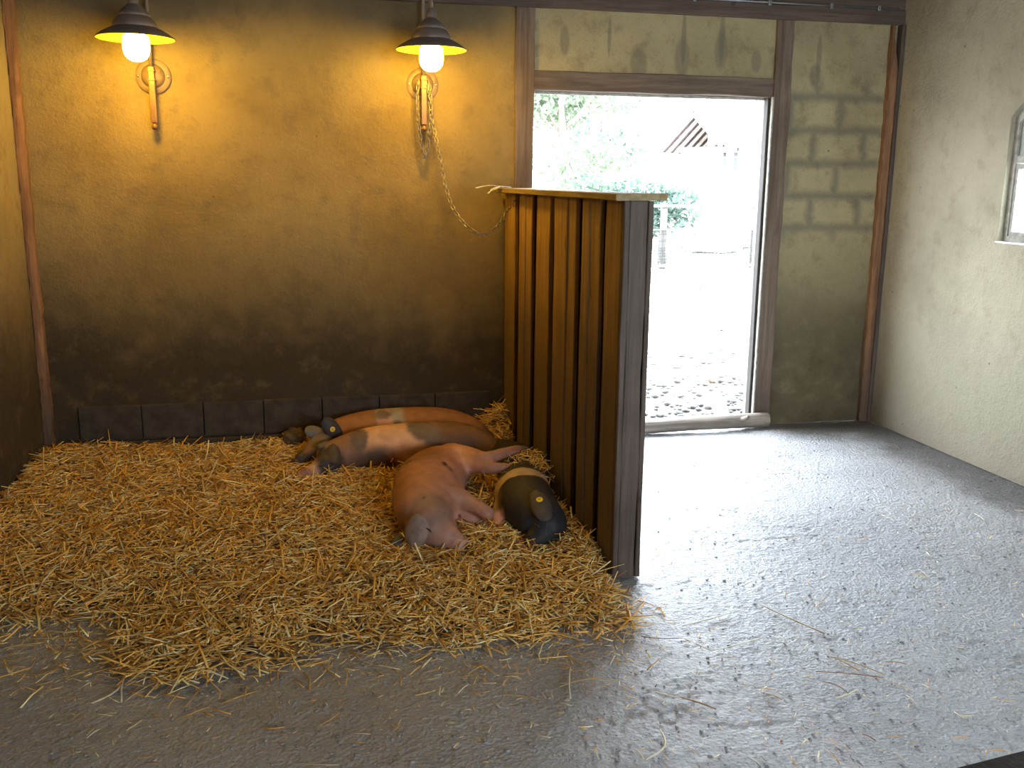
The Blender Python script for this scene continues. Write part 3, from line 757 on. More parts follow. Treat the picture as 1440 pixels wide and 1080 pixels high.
# ------------------------------------------------------------------ pigs
m_pig = attrmat('pig_skin', .62, 90, .0035, .35, .08)
m_hoof = plain('hoof', (.16, .11, .08), .5)
m_tag = plain('tag_yellow', (.85, .55, .03), .4, var=.05)
m_tagmark = plain('tag_mark', (.12, .07, .02), .5)
m_eye = plain('closed_eye', (.03, .02, .018), .35)
m_nostril = plain('nostril', (.10, .045, .04), .5)
def chain_tube(bm, spec, sub=7, seg=28):
    """spec: (point, r_side, r_up) -> smooth loft with round ends"""
    P_ = [Vector(s[0]) for s in spec]; A_ = [s[1] for s in spec]; B_ = [s[2] for s in spec]
    n = len(P_); C_ = []; RR = []
    def cr(v0, v1, v2, v3, u): return .5*((2*v1)+(v2-v0)*u+(2*v0-5*v1+4*v2-v3)*u*u+(3*v1-v0-3*v2+v3)*u**3)
    for i in range(n-1):
        i0, i3 = max(i-1, 0), min(i+2, n-1)
        for k in range(sub):
            u = k/sub
            C_.append(cr(P_[i0], P_[i], P_[i+1], P_[i3], u)); RR.append((cr(A_[i0], A_[i], A_[i+1], A_[i3], u), cr(B_[i0], B_[i], B_[i+1], B_[i3], u)))
    C_.append(P_[-1]); RR.append((A_[-1], B_[-1]))
    t0 = (C_[1]-C_[0]).normalized(); t1 = (C_[-1]-C_[-2]).normalized()
    pre = [(C_[0]-t0*min(RR[0])*math.sin(R(a_)), tuple(r*math.cos(R(a_)) for r in RR[0])) for a_ in (88, 70, 50, 30, 12)]
    pst = [(C_[-1]+t1*min(RR[-1])*math.sin(R(a_)), tuple(r*math.cos(R(a_)) for r in RR[-1])) for a_ in (12, 30, 50, 70, 88)]
    CC = [p[0] for p in pre]+C_+[p[0] for p in pst]; RRR = [p[1] for p in pre]+RR+[p[1] for p in pst]
    tube(bm, CC, RRR, seg)
def S_(lst): return [(P(a, b, z), ra, rb) for a, b, z, ra, rb in lst]
def pig_body(name, chains, base, patches, root, voxel=.009, smooth=7):
    bm = bmesh.new()
    for c in chains: chain_tube(bm, c)
    off = Vector(root.location); bmesh.ops.recalc_face_normals(bm, faces=bm.faces)
    me = bpy.data.meshes.new(name+'_raw'); bm.to_mesh(me); bm.free()
    o = bpy.data.objects.new(name+'_raw', me); COL.objects.link(o)
    md = o.modifiers.new('r', 'REMESH'); md.mode = 'VOXEL'; md.voxel_size = voxel; md.use_smooth_shade = True
    ms = o.modifiers.new('s', 'SMOOTH'); ms.iterations = smooth; ms.factor = .6
    dg = bpy.context.evaluated_depsgraph_get(); dg.update()
    me2 = bpy.data.meshes.new_from_object(o.evaluated_get(dg)); bpy.data.objects.remove(o)
    ca = me2.color_attributes.new('tint', 'FLOAT_COLOR', 'POINT'); out = []
    for v in me2.vertices:
        p = v.co.copy(); wv = Vector((mnoise.noise(p*9), mnoise.noise(p*9+Vector((5,5,5))), mnoise.noise(p*9+Vector((9,2,1)))))*.022+Vector((mnoise.noise(p*40),0,mnoise.noise(p*40+Vector((3,3,3)))))*.006
        c = Vector(base)
        for (ctr, r, colr, soft) in patches:
            q = p+wv-ctr
            d = math.sqrt((q.x/r[0])**2+(q.y/r[1])**2+(q.z/r[2])**2)
            k = min(1, max(0, (1-d)/soft+.5)); k = k*k*(3-2*k)
            c = c.lerp(Vector(colr), k)
        # slight mottling
        c = c*(1+.18*mnoise.noise(p*25))
        out += [c.x, c.y, c.z, 1]
        # soft skin folds
        v.co = p - off + v.normal*(.0022*mnoise.noise(Vector((p.x*38, p.y*38, p.z*14))))
    ca.data.foreach_set('color', out)
    me2.name = name; me2.materials.clear()
    me2.polygons.foreach_set('use_smooth', [True]*len(me2.polygons))
    return link(name, me2, m_pig, root)
def ear(root, base, tip, nrm, width, colr, curl=.012, tagged=None, label=None, fold=0.0):
    """leaf-shaped lop ear with thickness, cupped across its width"""
    base, tip, nrm = Vector(base), Vector(tip), Vector(nrm).normalized(); d = tip-base; s = d.cross(nrm).normalized(); n_ = s.cross(d).normalized()
    if n_.dot(nrm) < 0: n_ = -n_
    nu, nv = 16, 8; bm = bmesh.new(); top = []; bot = []
    for i in range(nu+1):
        u = i/nu; wv = width*min(1, .5+u*3.2)*(.62+.55*math.sin(u*math.pi*.62+.25))*max(0, 1-u**4.5)**.5*.62+.0012
        ta, tb = [], []
        for j in range(nv+1):
            v = -1+2*j/nv
            p = base+d*u+s*wv*v+n_*(curl*(1-v*v)*math.sin(u*2.4+.35)-fold*u*u)
            th = .0045*(1-.55*u)*(1-v*v*.9)+.0005
            ta.append(bm.verts.new(p+n_*th)); tb.append(bm.verts.new(p-n_*th))
        top.append(ta); bot.append(tb)
    for i in range(nu):
        for j in range(nv):
            bm.faces.new((top[i][j], top[i+1][j], top[i+1][j+1], top[i][j+1])); bm.faces.new((bot[i][j], bot[i][j+1], bot[i+1][j+1], bot[i+1][j]))
        bm.faces.new((top[i][0], bot[i][0], bot[i+1][0], top[i+1][0])); bm.faces.new((top[i][nv], top[i+1][nv], bot[i+1][nv], bot[i][nv]))
    for j in range(nv):
        bm.faces.new((top[0][j], top[0][j+1], bot[0][j+1], bot[0][j])); bm.faces.new((top[nu][j], bot[nu][j], bot[nu][j+1], top[nu][j+1]))
    e = obj('ear', bm, plain('ear_skin', colr, .65, var=.3, scale=35, bump=.003), root, True)
    if label: e['label'] = label
    if tagged:
        u = tagged; c_ = base+d*u+n_*(curl*math.sin(u*2.4+.35)-fold*u*u+.0065)
        q = n_.to_track_quat('Z', 'Y').to_matrix().to_4x4()
        bm = bmesh.new(); lathe(bm, [(0, -.001), (.0125, -.001), (.0145, .0005), (.0135, .0022), (.006, .0024), (.0055, .0035), (0, .0035)], (0,0,0), 24)
        bmesh.ops.transform(bm, matrix=Matrix.Translation(c_) @ q, verts=bm.verts)
        tg = obj('ear_tag', bm, m_tag, e, True, 40); tg['label'] = 'round yellow ear tag'
        bm = bmesh.new(); box(bm, -.005, -.002, -.0045, .0045, .0035, .0042); box(bm, .001, .0045, -.0045, -.0015, .0035, .0042); box(bm, .001, .0045, .001, .0045, .0035, .0042)
        bmesh.ops.transform(bm, matrix=Matrix.Translation(c_) @ q, verts=bm.verts)
        # the printed mark belongs to the tag's own mesh
        me_ = tg.data; me_.materials.append(m_tagmark)
        b2 = bmesh.new(); b2.from_mesh(me_); off = Vector(root.location)
        tmp = bpy.data.meshes.new('mark'); bmesh.ops.translate(bm, verts=bm.verts, vec=-off); bm.to_mesh(tmp); bm.free()
        k0 = len(b2.faces); b2.from_mesh(tmp); b2.faces.ensure_lookup_table()
        for f in b2.faces[k0:]: f.material_index = 1
        b2.to_mesh(me_); b2.free()
    return e
def snout_parts(root, tipp, d, r, col_):
    """flat nose disc and two nostrils"""
    d = Vector(d).normalized(); q = d.to_track_quat('Z', 'Y').to_matrix().to_4x4()
    bm = bmesh.new(); lathe(bm, [(r*.75, -.012), (r*.98, -.006), (r*1.04, .001), (r*.95, .006), (r*.5, .007), (0, .0065)], (0,0,0), 28)
    bmesh.ops.transform(bm, matrix=Matrix.Translation(tipp) @ q @ Matrix.Diagonal((1, .86, 1, 1)), verts=bm.verts)
    n = obj('snout_disc', bm, plain('snout_skin', col_, .45, var=.2, scale=60), root, True)
    for s in (-1, 1):
        bm = bmesh.new(); bmesh.ops.create_uvsphere(bm, u_segments=12, v_segments=8, radius=r*.2)
        bmesh.ops.transform(bm, matrix=Matrix.Translation(tipp) @ q @ Matrix.Translation((s*r*.38, 0, .006)) @ Matrix.Diagonal((.75, 1.25, .4, 1)), verts=bm.verts)
        obj('nostril', bm, m_nostril, n, True)
def closed_eye(root, p, along, nrm, L=.022):
    p, along, nrm = Vector(p), Vector(along).normalized(), Vector(nrm).normalized(); dn = nrm.cross(along)
    pts = [p+along*(L*(u-.5))+dn*(.002*math.sin(u*math.pi)) + nrm*.001*math.sin(u*math.pi) for u in [i/8 for i in range(9)]]
    obj('eye', tube(bmesh.new(), pts, [0.0012+.0026*math.sin(math.pi*(i+.5)/9.5) for i in range(9)], 6), m_eye, root, True)
def hoof(root, p, d, r=.018):
    d = Vector(d).normalized(); s = d.cross(Vector((0,0,1))).normalized()
    for k in (-1, 1):
        bm = bmesh.new(); c_ = Vector(p)+s*k*r*.5
        tube(bm, [c_-d*.012, c_, c_+d*.016, c_+d*.026], [r*.45, r*.55, r*.42, r*.18], 12)
        obj('hoof', bm, m_hoof, root, True)
BR = (.26,.115,.045); PK = (.48,.25,.16); GR = (.14,.105,.085); DK = (.045,.038,.036); BK = (.022,.021,.023); CR = (.52,.40,.26)

# --- pig A: farthest, head to the left, lying along the back wall
ra = thing('sleeping_pig', 'brown pig with a pink-grey patch asleep farthest back, head left with yellow-tagged dark ear', 'pig', (.5, 5.08, .03), 'pigs asleep on the straw')
V = Vector
A_t = [(V((.93,4.99,.085)),.075,.075),(V((.86,5.03,.115)),.11,.105),(V((.72,5.08,.125)),.135,.135),(V((.50,5.10,.13)),.14,.138),(V((.30,5.10,.125)),.13,.132),(V((.17,5.09,.12)),.105,.11),(V((.09,5.02,.115)),.08,.088)]
A_h = [(V((.11,5.03,.12)),.078,.085),(V((.05,4.96,.11)),.068,.075),(V((-.01,4.90,.085)),.048,.050),(V((-.055,4.865,.065)),.036,.038)]
A_l = [(V((.24,4.98,.08)),.05,.05),(V((.20,4.90,.05)),.03,.03)]
pig_body('body', [A_t, A_h], BR, [
    (V((.43,5.02,.22)), (.075,.2,.16), (.30,.26,.20), .35), (V((.40,4.98,.20)), (.035,.2,.14), PK, .3), (V((.42,4.98,.27)), (.025,.2,.05), PK, .3),
    (V((.40,5.0,.25)), (.045,.12,.025), GR, .4), (V((.47,4.98,.19)), (.035,.1,.04), GR, .4),
    (V((.85,5.0,.05)), (.2,.2,.11), DK, .9), (V((.06,4.95,.12)), (.10,.12,.12), GR, .5), (V((-.04,4.88,.06)), (.07,.07,.06), DK, .5)], ra)
ear(ra, yproj(479,620,4.965), yproj(455,588,4.945), (.1,-1,.3), .062, DK, .016, .55, 'dark ear with yellow tag')
ear(ra, yproj(455,609,4.99), yproj(428,606,4.95), (-.1,-.9,.6), .05, (.15,.125,.10), .014)
snout_parts(ra, V((-.082,4.842,.056)), (-.75,-.6,-.25), .034, (.10,.06,.05))
closed_eye(ra, (.018,4.885,.13), (-.8,-.5,0), (0,-.8,.6))

# --- pig B: in front of A
rb = thing('sleeping_pig', 'pink and brown pig with grey patches asleep between the farthest pig and the pink one', 'pig', (.5, 4.77, .03), 'pigs asleep on the straw')
B_t = [(V((.93,4.70,.09)),.07,.08),(V((.85,4.76,.115)),.10,.115),(V((.72,4.79,.125)),.13,.132),(V((.52,4.80,.125)),.14,.130),(V((.32,4.81,.115)),.13,.125),(V((.18,4.80,.105)),.10,.105),(V((.10,4.77,.10)),.08,.085)]
B_h = [(V((.12,4.77,.10)),.078,.08),(V((.07,4.70,.085)),.065,.065),(V((.015,4.665,.065)),.042,.045),(V((-.035,4.66,.05)),.033,.036)]
B_l = [(V((.30,4.69,.07)),.05,.05),(V((.24,4.63,.045)),.03,.03)]
pig_body('body', [B_t, B_h], (.64,.36,.20), [
    (V((.84,4.75,.12)), (.26,.4,.3), (.15,.08,.045), .5), (V((.56,4.76,.245)), (.075,.12,.06), GR, .35), (V((.61,4.72,.2)), (.05,.08,.05), GR, .4),
    (V((.16,4.75,.12)), (.10,.3,.2), (.24,.13,.075), .5), (V((.24,4.74,.20)), (.045,.12,.05), GR, .5), (V((.33,4.68,.05)), (.12,.10,.12), (.14,.085,.055), .6),
    (V((.08,4.70,.09)), (.08,.10,.09), DK, .6), (V((-.03,4.66,.045)), (.05,.06,.05), (.40,.20,.13), .5)], rb)
ear(rb, (.11,4.74,.175), (.115,4.635,.10), (.1,-.8,.6), .048, (.06,.05,.045), .016, None, 'dark drooping ear')
ear(rb, (.10,4.80,.175), (.03,4.74,.165), (-.3,-.3,1), .04, (.10,.08,.07), .012)
snout_parts(rb, V((-.062,4.652,.045)), (-.95,-.25,-.2), .032, (.40,.20,.14))
closed_eye(rb, (.045,4.632,.10), (-.9,-.2,0), (0,-.9,.5))

# --- pig C: nearest, on its side, head towards the viewer
rc = thing('sleeping_pig', 'pink-brown pig lying on its side in the middle, legs stretched right, head towards viewer', 'pig', (.52, 3.95, .03), 'pigs asleep on the straw')
C_t = S_([(632,652,.135,.10,.09),(620,660,.14,.14,.115),(606,676,.145,.163,.128),(601,698,.14,.155,.125),(597,718,.135,.125,.112),(603,733,.125,.098,.095)])
C_h = S_([(600,724,.13,.112,.105),(608,739,.12,.094,.088),(623,752,.098,.066,.062),(640,762,.078,.044,.046)])
C_x1 = S_([(618,735,.105,.065,.06),(626,742,.09,.055,.05)]); C_x2 = S_([(640,645,.17,.085,.075),(648,650,.165,.075,.065)]); C_x3 = S_([(625,697,.155,.08,.075),(634,702,.15,.07,.065)])
C_hl1 = S_([(634,644,.17,.095,.075),(658,643,.20,.058,.052),(681,645,.23,.036,.035),(706,638,.245,.027,.027),(729,632,.245,.024,.024)])
C_hl2 = S_([(632,656,.14,.08,.07),(658,654,.18,.05,.045),(684,657,.20,.034,.032),(702,658,.205,.027,.026),(714,658,.205,.024,.024)])
C_fl1 = S_([(625,700,.16,.08,.07),(647,702,.155,.052,.050),(664,710,.14,.038,.036),(680,718,.13,.031,.030),(687,722,.12,.028,.027),(680,727,.095,.020,.020)])
C_fl2 = S_([(625,716,.10,.06,.055),(645,728,.08,.038,.036),(664,733,.07,.027,.026),(674,735,.06,.022,.022)])
def Q(px, py, z): return P(px, py, z)
pig_body('body', [C_t, C_h, C_x1, C_x2, C_x3, C_hl1, C_hl2, C_fl1, C_fl2], (.42,.20,.125), [
    (Q(565,690,.1), (.09,.5,.12), (.22,.11,.06), .8), (Q(590,655,.2), (.12,.16,.12), (.24,.11,.055), .7),
    (Q(600,715,.2), (.12,.10,.2), (.27,.16,.125), .7),
    (Q(623,659,.235), (.022,.035,.05), DK, .4), (Q(631,666,.22), (.022,.032,.05), GR, .6), (Q(573,658,.22), (.022,.012,.05), DK, .4), (Q(652,645,.2), (.09,.12,.09), (.58,.31,.21), .8), (Q(595,691,.25), (.007,.009,.04), DK, .5),
    (Q(600,745,.16), (.035,.05,.06), (.17,.11,.09), .7), (Q(645,757,.1), (.05,.06,.05), (.42,.22,.16), .6), (Q(725,633,.165), (.05,.05,.05), (.60,.34,.24), 1.0),
    (Q(684,722,.1), (.04,.05,.05), (.42,.27,.17), .8)], rc)
ear(rc, Q(592,724,.215), Q(580,769,.09), (-.35,-.75,.55), .072, (.26,.17,.13), .016)
ear(rc, Q(566,752,.09), Q(552,768,.06), (-.3,-.4,.8), .035, (.10,.085,.075), .008)
sd = (Q(640,762,.078)-Q(606,741,.12)).normalized()
snout_parts(rc, Q(640,762,.078)+sd*.038, sd, .040, (.50,.28,.21))
closed_eye(rc, Q(603,746,.195), (.5,-.3,-.4), (0,-.8,.6), .026)
hoof(rc, Q(735,630,.245), (.9,.45,.05)); hoof(rc, Q(720,657,.205), (1,.1,-.05)); 

# --- pig D: black with a pale belt, along the partition
rd = thing('sleeping_pig', 'black pig with cream shoulder belt curled against the partition, yellow tag in its ear', 'pig', (.93, 3.8, .03), 'pigs asleep on the straw')
D_t = S_([(698,636,.09,.08,.075),(722,643,.10,.10,.085),(740,655,.11,.11,.095),(739,674,.12,.118,.108),(735,693,.125,.128,.115),(745,712,.125,.120,.112),(757,727,.12,.098,.10)])
D_h = S_([(755,724,.12,.105,.105),(768,738,.11,.088,.085),(763,750,.085,.062,.060),(752,759,.065,.044,.044)])
D_j = S_([(772,735,.10,.08,.075),(781,747,.08,.055,.055)])
D_l = S_([(715,708,.09,.065,.06),(703,722,.075,.038,.036),(699,733,.06,.026,.026),(702,741,.05,.021,.021)])
for lst in (D_t, D_h, D_j):
    for k, (p, a_, b_) in enumerate(lst):
        if p.x+a_ > 1.112: p.x = 1.112-a_
pig_body('body', [D_t, D_h, D_j, D_l], BK, [
    (Q(735,668,.22), (.20,.052,.17), CR, .25), (Q(690,698,.12), (.05,.12,.12), (.42,.27,.17), .7),
    (Q(742,700,.2), (.16,.135,.2), (.026,.026,.03), .3), (Q(699,733,.06), (.05,.06,.06), (.55,.28,.2), .6)], rd)
ear(rd, Q(752,691,.235), Q(769,733,.165), (-.15,-.7,.8), .060, (.075,.06,.05), .016, .42, 'dark ear with yellow tag')
sd = (Q(752,759,.065)-Q(768,738,.11)).normalized()
snout_parts(rd, Q(752,759,.065)+sd*.030, sd, .038, (.07,.045,.04))
closed_eye(rd, Q(755,739,.19), (.6,-.4,-.3), (-.3,-.8,.6), .024)

# straw strewn over pig D's back and hip
n = 420
sx = []; 
while len(sx) < n:
    a_, b_ = random.gauss(742, 15), random.gauss(652, 8)
    sx.append(Q(a_, b_, .225))
pts = np.array(sx); pts[:,2] = .205+.035*gau(pts[:,0], pts[:,1], 1.0, 4.2, .12, .16)+rng.uniform(-.02,.012,n)
pts[:,0] = np.minimum(pts[:,0], 1.06)
ang = rng.uniform(0, 6.28, n); tl = rng.normal(0, .3, n); D = np.stack([np.cos(ang)*np.cos(tl), np.sin(ang)*np.cos(tl), np.sin(tl)], 1)
L = rng.uniform(.025, .08, n); W = rng.uniform(.0013, .0026, n); pts[:,0] = np.minimum(pts[:,0], 1.115-np.abs(D[:,0])*L*.5)
tag(link('straw_tuft', straw_mesh('straw_tuft', pts, D, L, W, rng.normal(0, .28, (n,2)), tints(n)), m_straw), 'small tuft of straw lying on the black pig\'s back', 'straw', kind='stuff')

# clod of dirt at the wall behind the pigs' heads
bm = bmesh.new(); bmesh.ops.create_icosphere(bm, subdivisions=4, radius=1)
for v in bm.verts:
    p = v.co.copy(); k = 1+.22*mnoise.noise(p*2.3)+.1*mnoise.noise(p*6)
    v.co = Vector((p.x*.062*k, p.y*.05*k, p.z*.055*k+.045))
c0 = yproj(414, 612, 5.22); bmesh.ops.translate(bm, verts=bm.verts, vec=(c0.x, 5.22, .05))
tag(obj('dirt_clod', bm, plain('clod', (.11,.075,.04), .95, var=.5, scale=25, bump=.01), None, True), 'dark rounded clod of dirt against the back wall behind the pigs\' heads', 'clod')

# ------------------------------------------------------------------ barrier rail close to the camera, bottom right
A, B = P(1500, 1048, .78), P(1365, 1081, .78)
d = (A-B).normalized(); s = d.cross(Vector((0,0,1))).normalized()
bm = rough_box(0, 1.9, -.09, .006, -.04, .006, 0, 20, .0015, 91, .004)
mat_ = Matrix((d, -s, Vector((0,0,1)))).transposed().to_4x4(); mat_.translation = B-d*.6
if (mat_ @ Vector((0,-.05,0)) - mat_.translation).dot(cF) > 0:
    mat_ = Matrix((d, s, Vector((0,0,1)))).transposed().to_4x4(); mat_.translation = B-d*.6
bmesh.ops.transform(bm, matrix=mat_, verts=bm.verts)
t = thing('barrier_rail', 'dark wooden barrier rail just showing in the bottom right corner', 'rail', tuple((A+B)/2-Vector((0,0,(A+B).z/2))))
obj('rail', bm, m_dark_z, t)
for u in (.25, 1.75):
    bm = rough_box(u-.035, u+.035, -.08, -.01, -.78, -.04, 2, 10, .002, u, .005); bmesh.ops.transform(bm, matrix=mat_, verts=bm.verts); obj('post', bm, m_dark_z, t)

# ------------------------------------------------------------------ outside
def groundmat():
    t = NT('yard_ground'); n1 = t.noise(.8, 5); n2 = t.noise(14, 6, .7)
    vo = t.n('TexVoronoi', {'Vector': t.co, 'Scale': 16.0}).outputs['Distance']
    c = t.mix(t.ramp(n1, .35, .7), (.42,.40,.36), (.33,.31,.28)); c = t.mix(t.ramp(vo, .0, .5), (.52,.50,.47), c); c = t.mix(t.math('MULTIPLY', t.ramp(n2, .55, .75), .6), c, (.16,.14,.12))
    return t.fin(c, .9, t.bump(t.math('ADD', n2, vo), .05, 1.0))
bm = bmesh.new(); n = 60
g = [[bm.verts.new((-30+90*i/n, YB+TH+65*(j/n)**1.5, -.02+(.05*mnoise.noise(Vector((i*.7, j*.7, 0))) if j > 2 else 0)-.02*(j > 0))) for j in range(n+1)] for i in range(n+1)]
for i in range(n):
    for j in range(n): bm.faces.new((g[i][j], g[i+1][j], g[i+1][j+1], g[i][j+1]))
tag(obj('ground', bm, groundmat(), None, True), kind='structure')
bm = bmesh.new(); box(bm, -8, 12, YR-9, YR-.2, -.06, -.005); tag(obj('path', bm, m_floor), 'paved path outside behind the stall', 'path', kind='structure')
# outside strip on the right-hand side of the stall
m_stone = [plain('pebble_grey', (.40,.39,.37), .8, var=.3), plain('pebble_brown', (.30,.24,.19), .8, var=.3), plain('pebble_pale', (.6,.58,.55), .8, var=.2)]
def stone(bm, c, r, s):
    m = bmesh.ops.create_icosphere(bm, subdivisions=2, radius=1)
    for v in m['verts']:
        p = v.co.copy(); k = r*(1+.3*mnoise.noise(p*1.4+Vector((s,s*2,0)))); v.co = Vector((p.x*k*1.2, p.y*k, p.z*k*.6))+Vector(c)
bm = bmesh.new()
for i in range(1500):
    yy = 5.62+10*random.random()**2.2; xx = random.uniform(1.0+(yy-5)*.1, 2.9+(yy-5)*.62)
    stone(bm, (xx, yy, -.03), random.uniform(.008, .028), i)
tag(obj('gravel', bm, plain('gravel_dark', (.11,.105,.10), .85, var=.5, scale=4), None, True), 'loose gravel scattered over the yard beyond the doorway', 'gravel', kind='stuff')
for k, (a_, b_, r, mi, lab) in enumerate(((1000,535,.055,1,'round brown stone in the yard beyond the doorway'),(1022,527,.05,0,'dark flat stone in the yard right of the round brown one'),(930,594,.03,0,'grey stone just outside the log sill'),(962,556,.035,0,'small grey stone in the yard left of the brown one'),(1010,560,.03,2,'pale stone in the yard nearer the log'),(975,585,.03,1,'brown pebble behind the middle of the log'))):
    c0 = P(a_, b_, -.03); bm = bmesh.new(); stone(bm, (0,0,.3*r), r, k*3.3); o = obj('stone', bm, m_stone[mi], None, True); o.location = c0; tag(o, lab, 'stone')

m_pale = wood('sunbleached_fence', (.10,.09,.08), (.07,.065,.06), 'x', .8)
m_wire = plain('wire', (.015,.015,.015), .7, 0)
FY = 16.2
for seg, (xa, xb, lab) in enumerate(((4.5, 8.18, 'left section of low rail and wire mesh fence across the yard'), (8.24, 12.5, 'right section of low rail and wire mesh fence across the yard'))):
    t = thing('yard_fence', lab, 'fence', ((xa+xb)/2, FY, 0), 'fence sections across the yard')
    for z, hh in ((1.07, .05), (.66, .025), (.0, .06)):
        obj('rail', rough_box(xa, xb, FY-.02, FY+.02, z, z+hh, 0, 20, .006, z*9+seg, .004), m_pale, t)
    x = xa+.04
    for k in range(3):
        xx = xa+.06+(xb-xa-.12)*k/2; obj('post', rough_box(xx-.05, xx+.05, FY+.02, FY+.12, -.1, 1.15, 2, 8, .004, xx), m_pale, t)
    bm = bmesh.new(); x = xa
    while x < xb: box(bm, x, x+.010, FY-.030, FY-.021, .06, .66); x += .075
    z = .10
    while z < .64: box(bm, xa, xb, FY-.035, FY-.025, z, z+.010); z += (.05 if z < .35 else .12)
    obj('wire_mesh', bm, m_wire, t)

# gabled shed with an open rafter overhang
m_wallp = wood('pale_shed_boards', (.62,.56,.50), (.52,.46,.41), 'z', .85)
m_tile = plain('roof_tile', (.12,.085,.085), .85, var=.3, scale=8)
m_raft = wood('rafter', (.16,.14,.125), (.12,.10,.09), 'x', .8)
m_dim = plain('window_dark', (.05,.055,.06), .3)
SY = 20.0
def sp(px, py, y=SY): return yproj(px, py, y)
ap = sp(975,156); eL = sp(926,213); eR = sp(1026,213)
t = thing('gabled_shed', 'pale wooden shed with an open tiled gable roof seen beyond the yard fence', 'shed', (ap.x, SY, 0))
half = (ap.x-eL.x)/.90; rz = ap.z; ez = eL.z; X0 = ap.x
for s in (-1, 1):
    bm = bmesh.new(); k_ = 1.0 if s < 0 else .8; ze = rz+(ez-rz)*k_
    a0 = V((X0, SY, rz)); a1 = V((X0+s*half*k_, SY, ze)); b0 = a0+V((0,3.4,0)); b1 = a1+V((0,3.4,0)); th = V((0,0,.07))
    vs = [bm.verts.new(p) for p in (a0,a1,b1,b0,a0+th,a1+th,b1+th,b0+th)]
    for f in ((0,1,2,3),(4,7,6,5),(0,4,5,1),(1,5,6,2),(2,6,7,3),(3,7,4,0)): bm.faces.new([vs[i] for i in f])
    obj('roof_slope', bm, m_tile, t)
    for k in range(8):
        yy = SY+.03+k*.40
        obj('rafter', tube(bmesh.new(), [V((X0, yy, rz-.05)), V((X0+s*half*k_, yy, ze-.05))], .055, 4, up=(0,1,0)), m_wallp, t)
obj('king_post', box(bmesh.new(), X0-.02, X0+.14, SY+.9, SY+1.02, ez-.02, rz-.1), m_wallp, t)
obj('tie_beam', box(bmesh.new(), X0-half*.95, X0+half*.75, SY+.9, SY+1.04, ez+.02, ez+.14), m_wallp, t)
for xx in (X0-half*.7, X0+half*.6): obj('porch_post', box(bmesh.new(), xx-.06, xx+.06, SY+.9, SY+1.02, 0, ez+.02), m_wallp, t)
bm = bmesh.new(); bw0, bw1 = X0-half*.66, X0+half*.62
obj('wall', box(bm, bw0, bw1, SY+1.3, SY+3.3, 0, ez+.03), m_wallp, t)
wx0 = X0+.22; wz1, wz0 = sp(984,213,21.3).z, sp(984,238,21.3).z
wn = obj('window', box(bmesh.new(), wx0, wx0+.34, SY+1.27, SY+1.32, wz0, wz1), m_dim, t)
bm = bmesh.new()
for k in range(1,3): xx = wx0+.34*k/3; box(bm, xx-.014, xx+.014, SY+1.24, SY+1.27, wz0, wz1)
box(bm, wx0, wx0+.34, SY+1.24, SY+1.27, wz1-.16, wz1-.13); obj('window_bars', bm, m_wallp, wn)
for k in range(4): obj('step', box(bmesh.new(), X0-.1, X0+.8, SY+1.02-.28*k, SY+1.30-.28*k, 0, .62-.155*k), m_wallp, t)
t.rotation_euler = (0, 0, -R(47))
c1, c2 = sp(1038,222,22), sp(1100,222,22)
t = thing('low_annex', 'pale low outbuilding with small barred windows right of the gabled shed', 'outbuilding', ((c1.x+c2.x)/2, 23, 0))
obj('wall', box(bmesh.new(), c1.x, c2.x+2, 22, 25, 0, sp(1060,205,22).z), m_wallp, t)
rt = sp(1060,203,22).z
bm = bmesh.new(); poly_x(bm, [(21.6, rt-.1), (26, rt+.9), (26, rt+1.0), (21.6, rt)], c1.x-.3, c2.x+2.3); obj('roof', bm, m_wallp, t)
for a_ in (1050, 1061):
    q0, q1 = sp(a_,216,22), sp(a_+7,224,22); obj('window', box(bmesh.new(), q0.x, q1.x, 21.96, 22.02, q1.z, q0.z), m_dim, t)

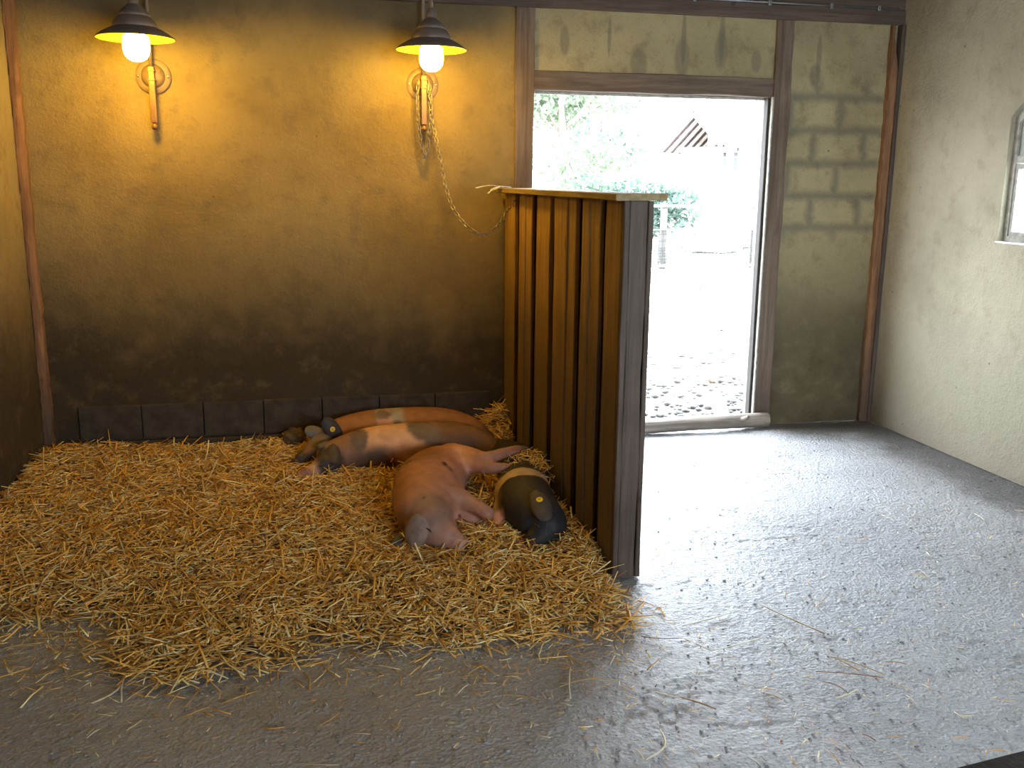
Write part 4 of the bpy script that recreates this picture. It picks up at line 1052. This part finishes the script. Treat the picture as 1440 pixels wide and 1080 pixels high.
# trees and bushes behind the yard
def leafmat(name, c):
    t = NT(name); a = t.n('Attribute', attribute_name='tint').outputs['Color']
    t.fin(a, .55); tr_ = t.n('BsdfTranslucent', {0: a}); mx = t.n('MixShader', {0: .4, 1: t.b.outputs[0], 2: tr_.outputs[0]}); t.t.links.new(mx.outputs[0], t.o.inputs[0]); return t.m
m_leaf = leafmat('leaf', None); m_bark = wood('bark', (.22,.17,.13), (.13,.10,.08), 'z', .9)
def foliage(name, blobs, count, size, col_, root):
    Cs = []; 
    wts = np.array([b[1]**2 for b in blobs]); wts /= wts.sum()
    ch_ = rng.choice(len(blobs), count, p=wts)
    dirs = rng.normal(size=(count,3)); dirs /= np.linalg.norm(dirs, axis=1, keepdims=True)
    cc = np.array([b[0] for b in blobs])[ch_]; rr_ = np.array([b[1] for b in blobs])[ch_]
    C = cc + dirs*(rr_*rng.random(count)**.35)[:,None]*np.array([1,1,.8])
    a = rng.normal(size=(count,3)); a /= np.linalg.norm(a, axis=1, keepdims=True); b = np.cross(a, rng.normal(size=(count,3))); b /= np.linalg.norm(b, axis=1, keepdims=True)
    s = size*rng.uniform(.6,1.3,count)[:,None]
    Vv = np.stack([C-a*s, C+b*s*.5, C+a*s, C-b*s*.5], 1).reshape(-1,3) - np.array(root.location)
    me = bpy.data.meshes.new(name); me.vertices.add(len(Vv)); me.vertices.foreach_set('co', Vv.astype(np.float32).ravel())
    me.loops.add(count*4); me.loops.foreach_set('vertex_index', np.arange(count*4, dtype=np.int32)); me.polygons.add(count); me.polygons.foreach_set('loop_start', np.arange(0, count*4, 4, dtype=np.int32)); me.update(calc_edges=True)
    ca = me.color_attributes.new('tint', 'FLOAT_COLOR', 'POINT'); tc = np.repeat(np.array(col_)[None]*rng.uniform(.6,1.3,(count,1)), 4, axis=0)
    ca.data.foreach_set('color', np.hstack([tc, np.ones((len(tc),1))]).astype(np.float32).ravel())
    return link(name, me, m_leaf, root)
def tree(label, x, y, h, cr, col_, count=5000, seed=0):
    t = thing('tree', label, 'tree', (x, y, -.05), 'trees behind the yard')
    rd_ = random.Random(seed); blobs = []
    bm = bmesh.new(); tube(bm, [(x,y,-.1),(x+.1,y,h*.3),(x-.05,y,h*.6),(x,y,h*.85)], [.16,.12,.08,.03], 10)
    for k in range(9):
        a_ = rd_.uniform(0, 6.28); zz = h*rd_.uniform(.35,.95); rad = cr*rd_.uniform(.35,.75)
        c_ = V((x+math.cos(a_)*rad, y+math.sin(a_)*rad, zz)); blobs.append((tuple(c_), cr*rd_.uniform(.35,.6)))
        tube(bm, [(x,y,zz*.72), (c_+V((x,y,zz*.8)))/2, c_], [.05,.035,.012], 6)
    obj('trunk', bm, m_bark, t, True); foliage('foliage', blobs, count, .11, col_, t)
def bush(label, x, y, h, col_, count=2200, seed=0):
    t = thing('bush', label, 'bush', (x, y, -.05), 'bushes behind the yard'); rd_ = random.Random(seed)
    blobs = [((x+rd_.uniform(-.6,.6), y+rd_.uniform(-.4,.4), h*rd_.uniform(.35,.75)), h*rd_.uniform(.25,.4)) for k in range(7)]
    bm = bmesh.new()
    for b_ in blobs: tube(bm, [(x,y,-.05), ((x+b_[0][0])/2, y, b_[0][2]*.5), b_[0]], [.03,.02,.008], 6)
    obj('stems', bm, m_bark, t, True); foliage('foliage', blobs, count, .07, col_, t)
G1, G2, G3 = (.10,.145,.10), (.15,.19,.12), (.065,.105,.08)
tree('tall tree with loose pale crown at the left of the doorway view', sp(790,220,24).x, 24, 5.6, 1.8, G2, 3000, 1)
tree('tree with sparse leaves in the middle of the doorway view', sp(860,220,27).x, 29, 6.8, 2.0, G1, 3000, 2)
tree('darker tree standing just left of the gabled shed', sp(905,220,30).x, 35, 7.0, 1.9, G3, 2500, 3)
bush('leafy bush beside the gabled shed above the partition cap', sp(908,262,18.5).x, 18.5, 1.7, G3, 2600, 4)
bush('bush further left behind the partition in the doorway view', sp(800,262,18).x, 18, 1.9, G1, 1800, 5)
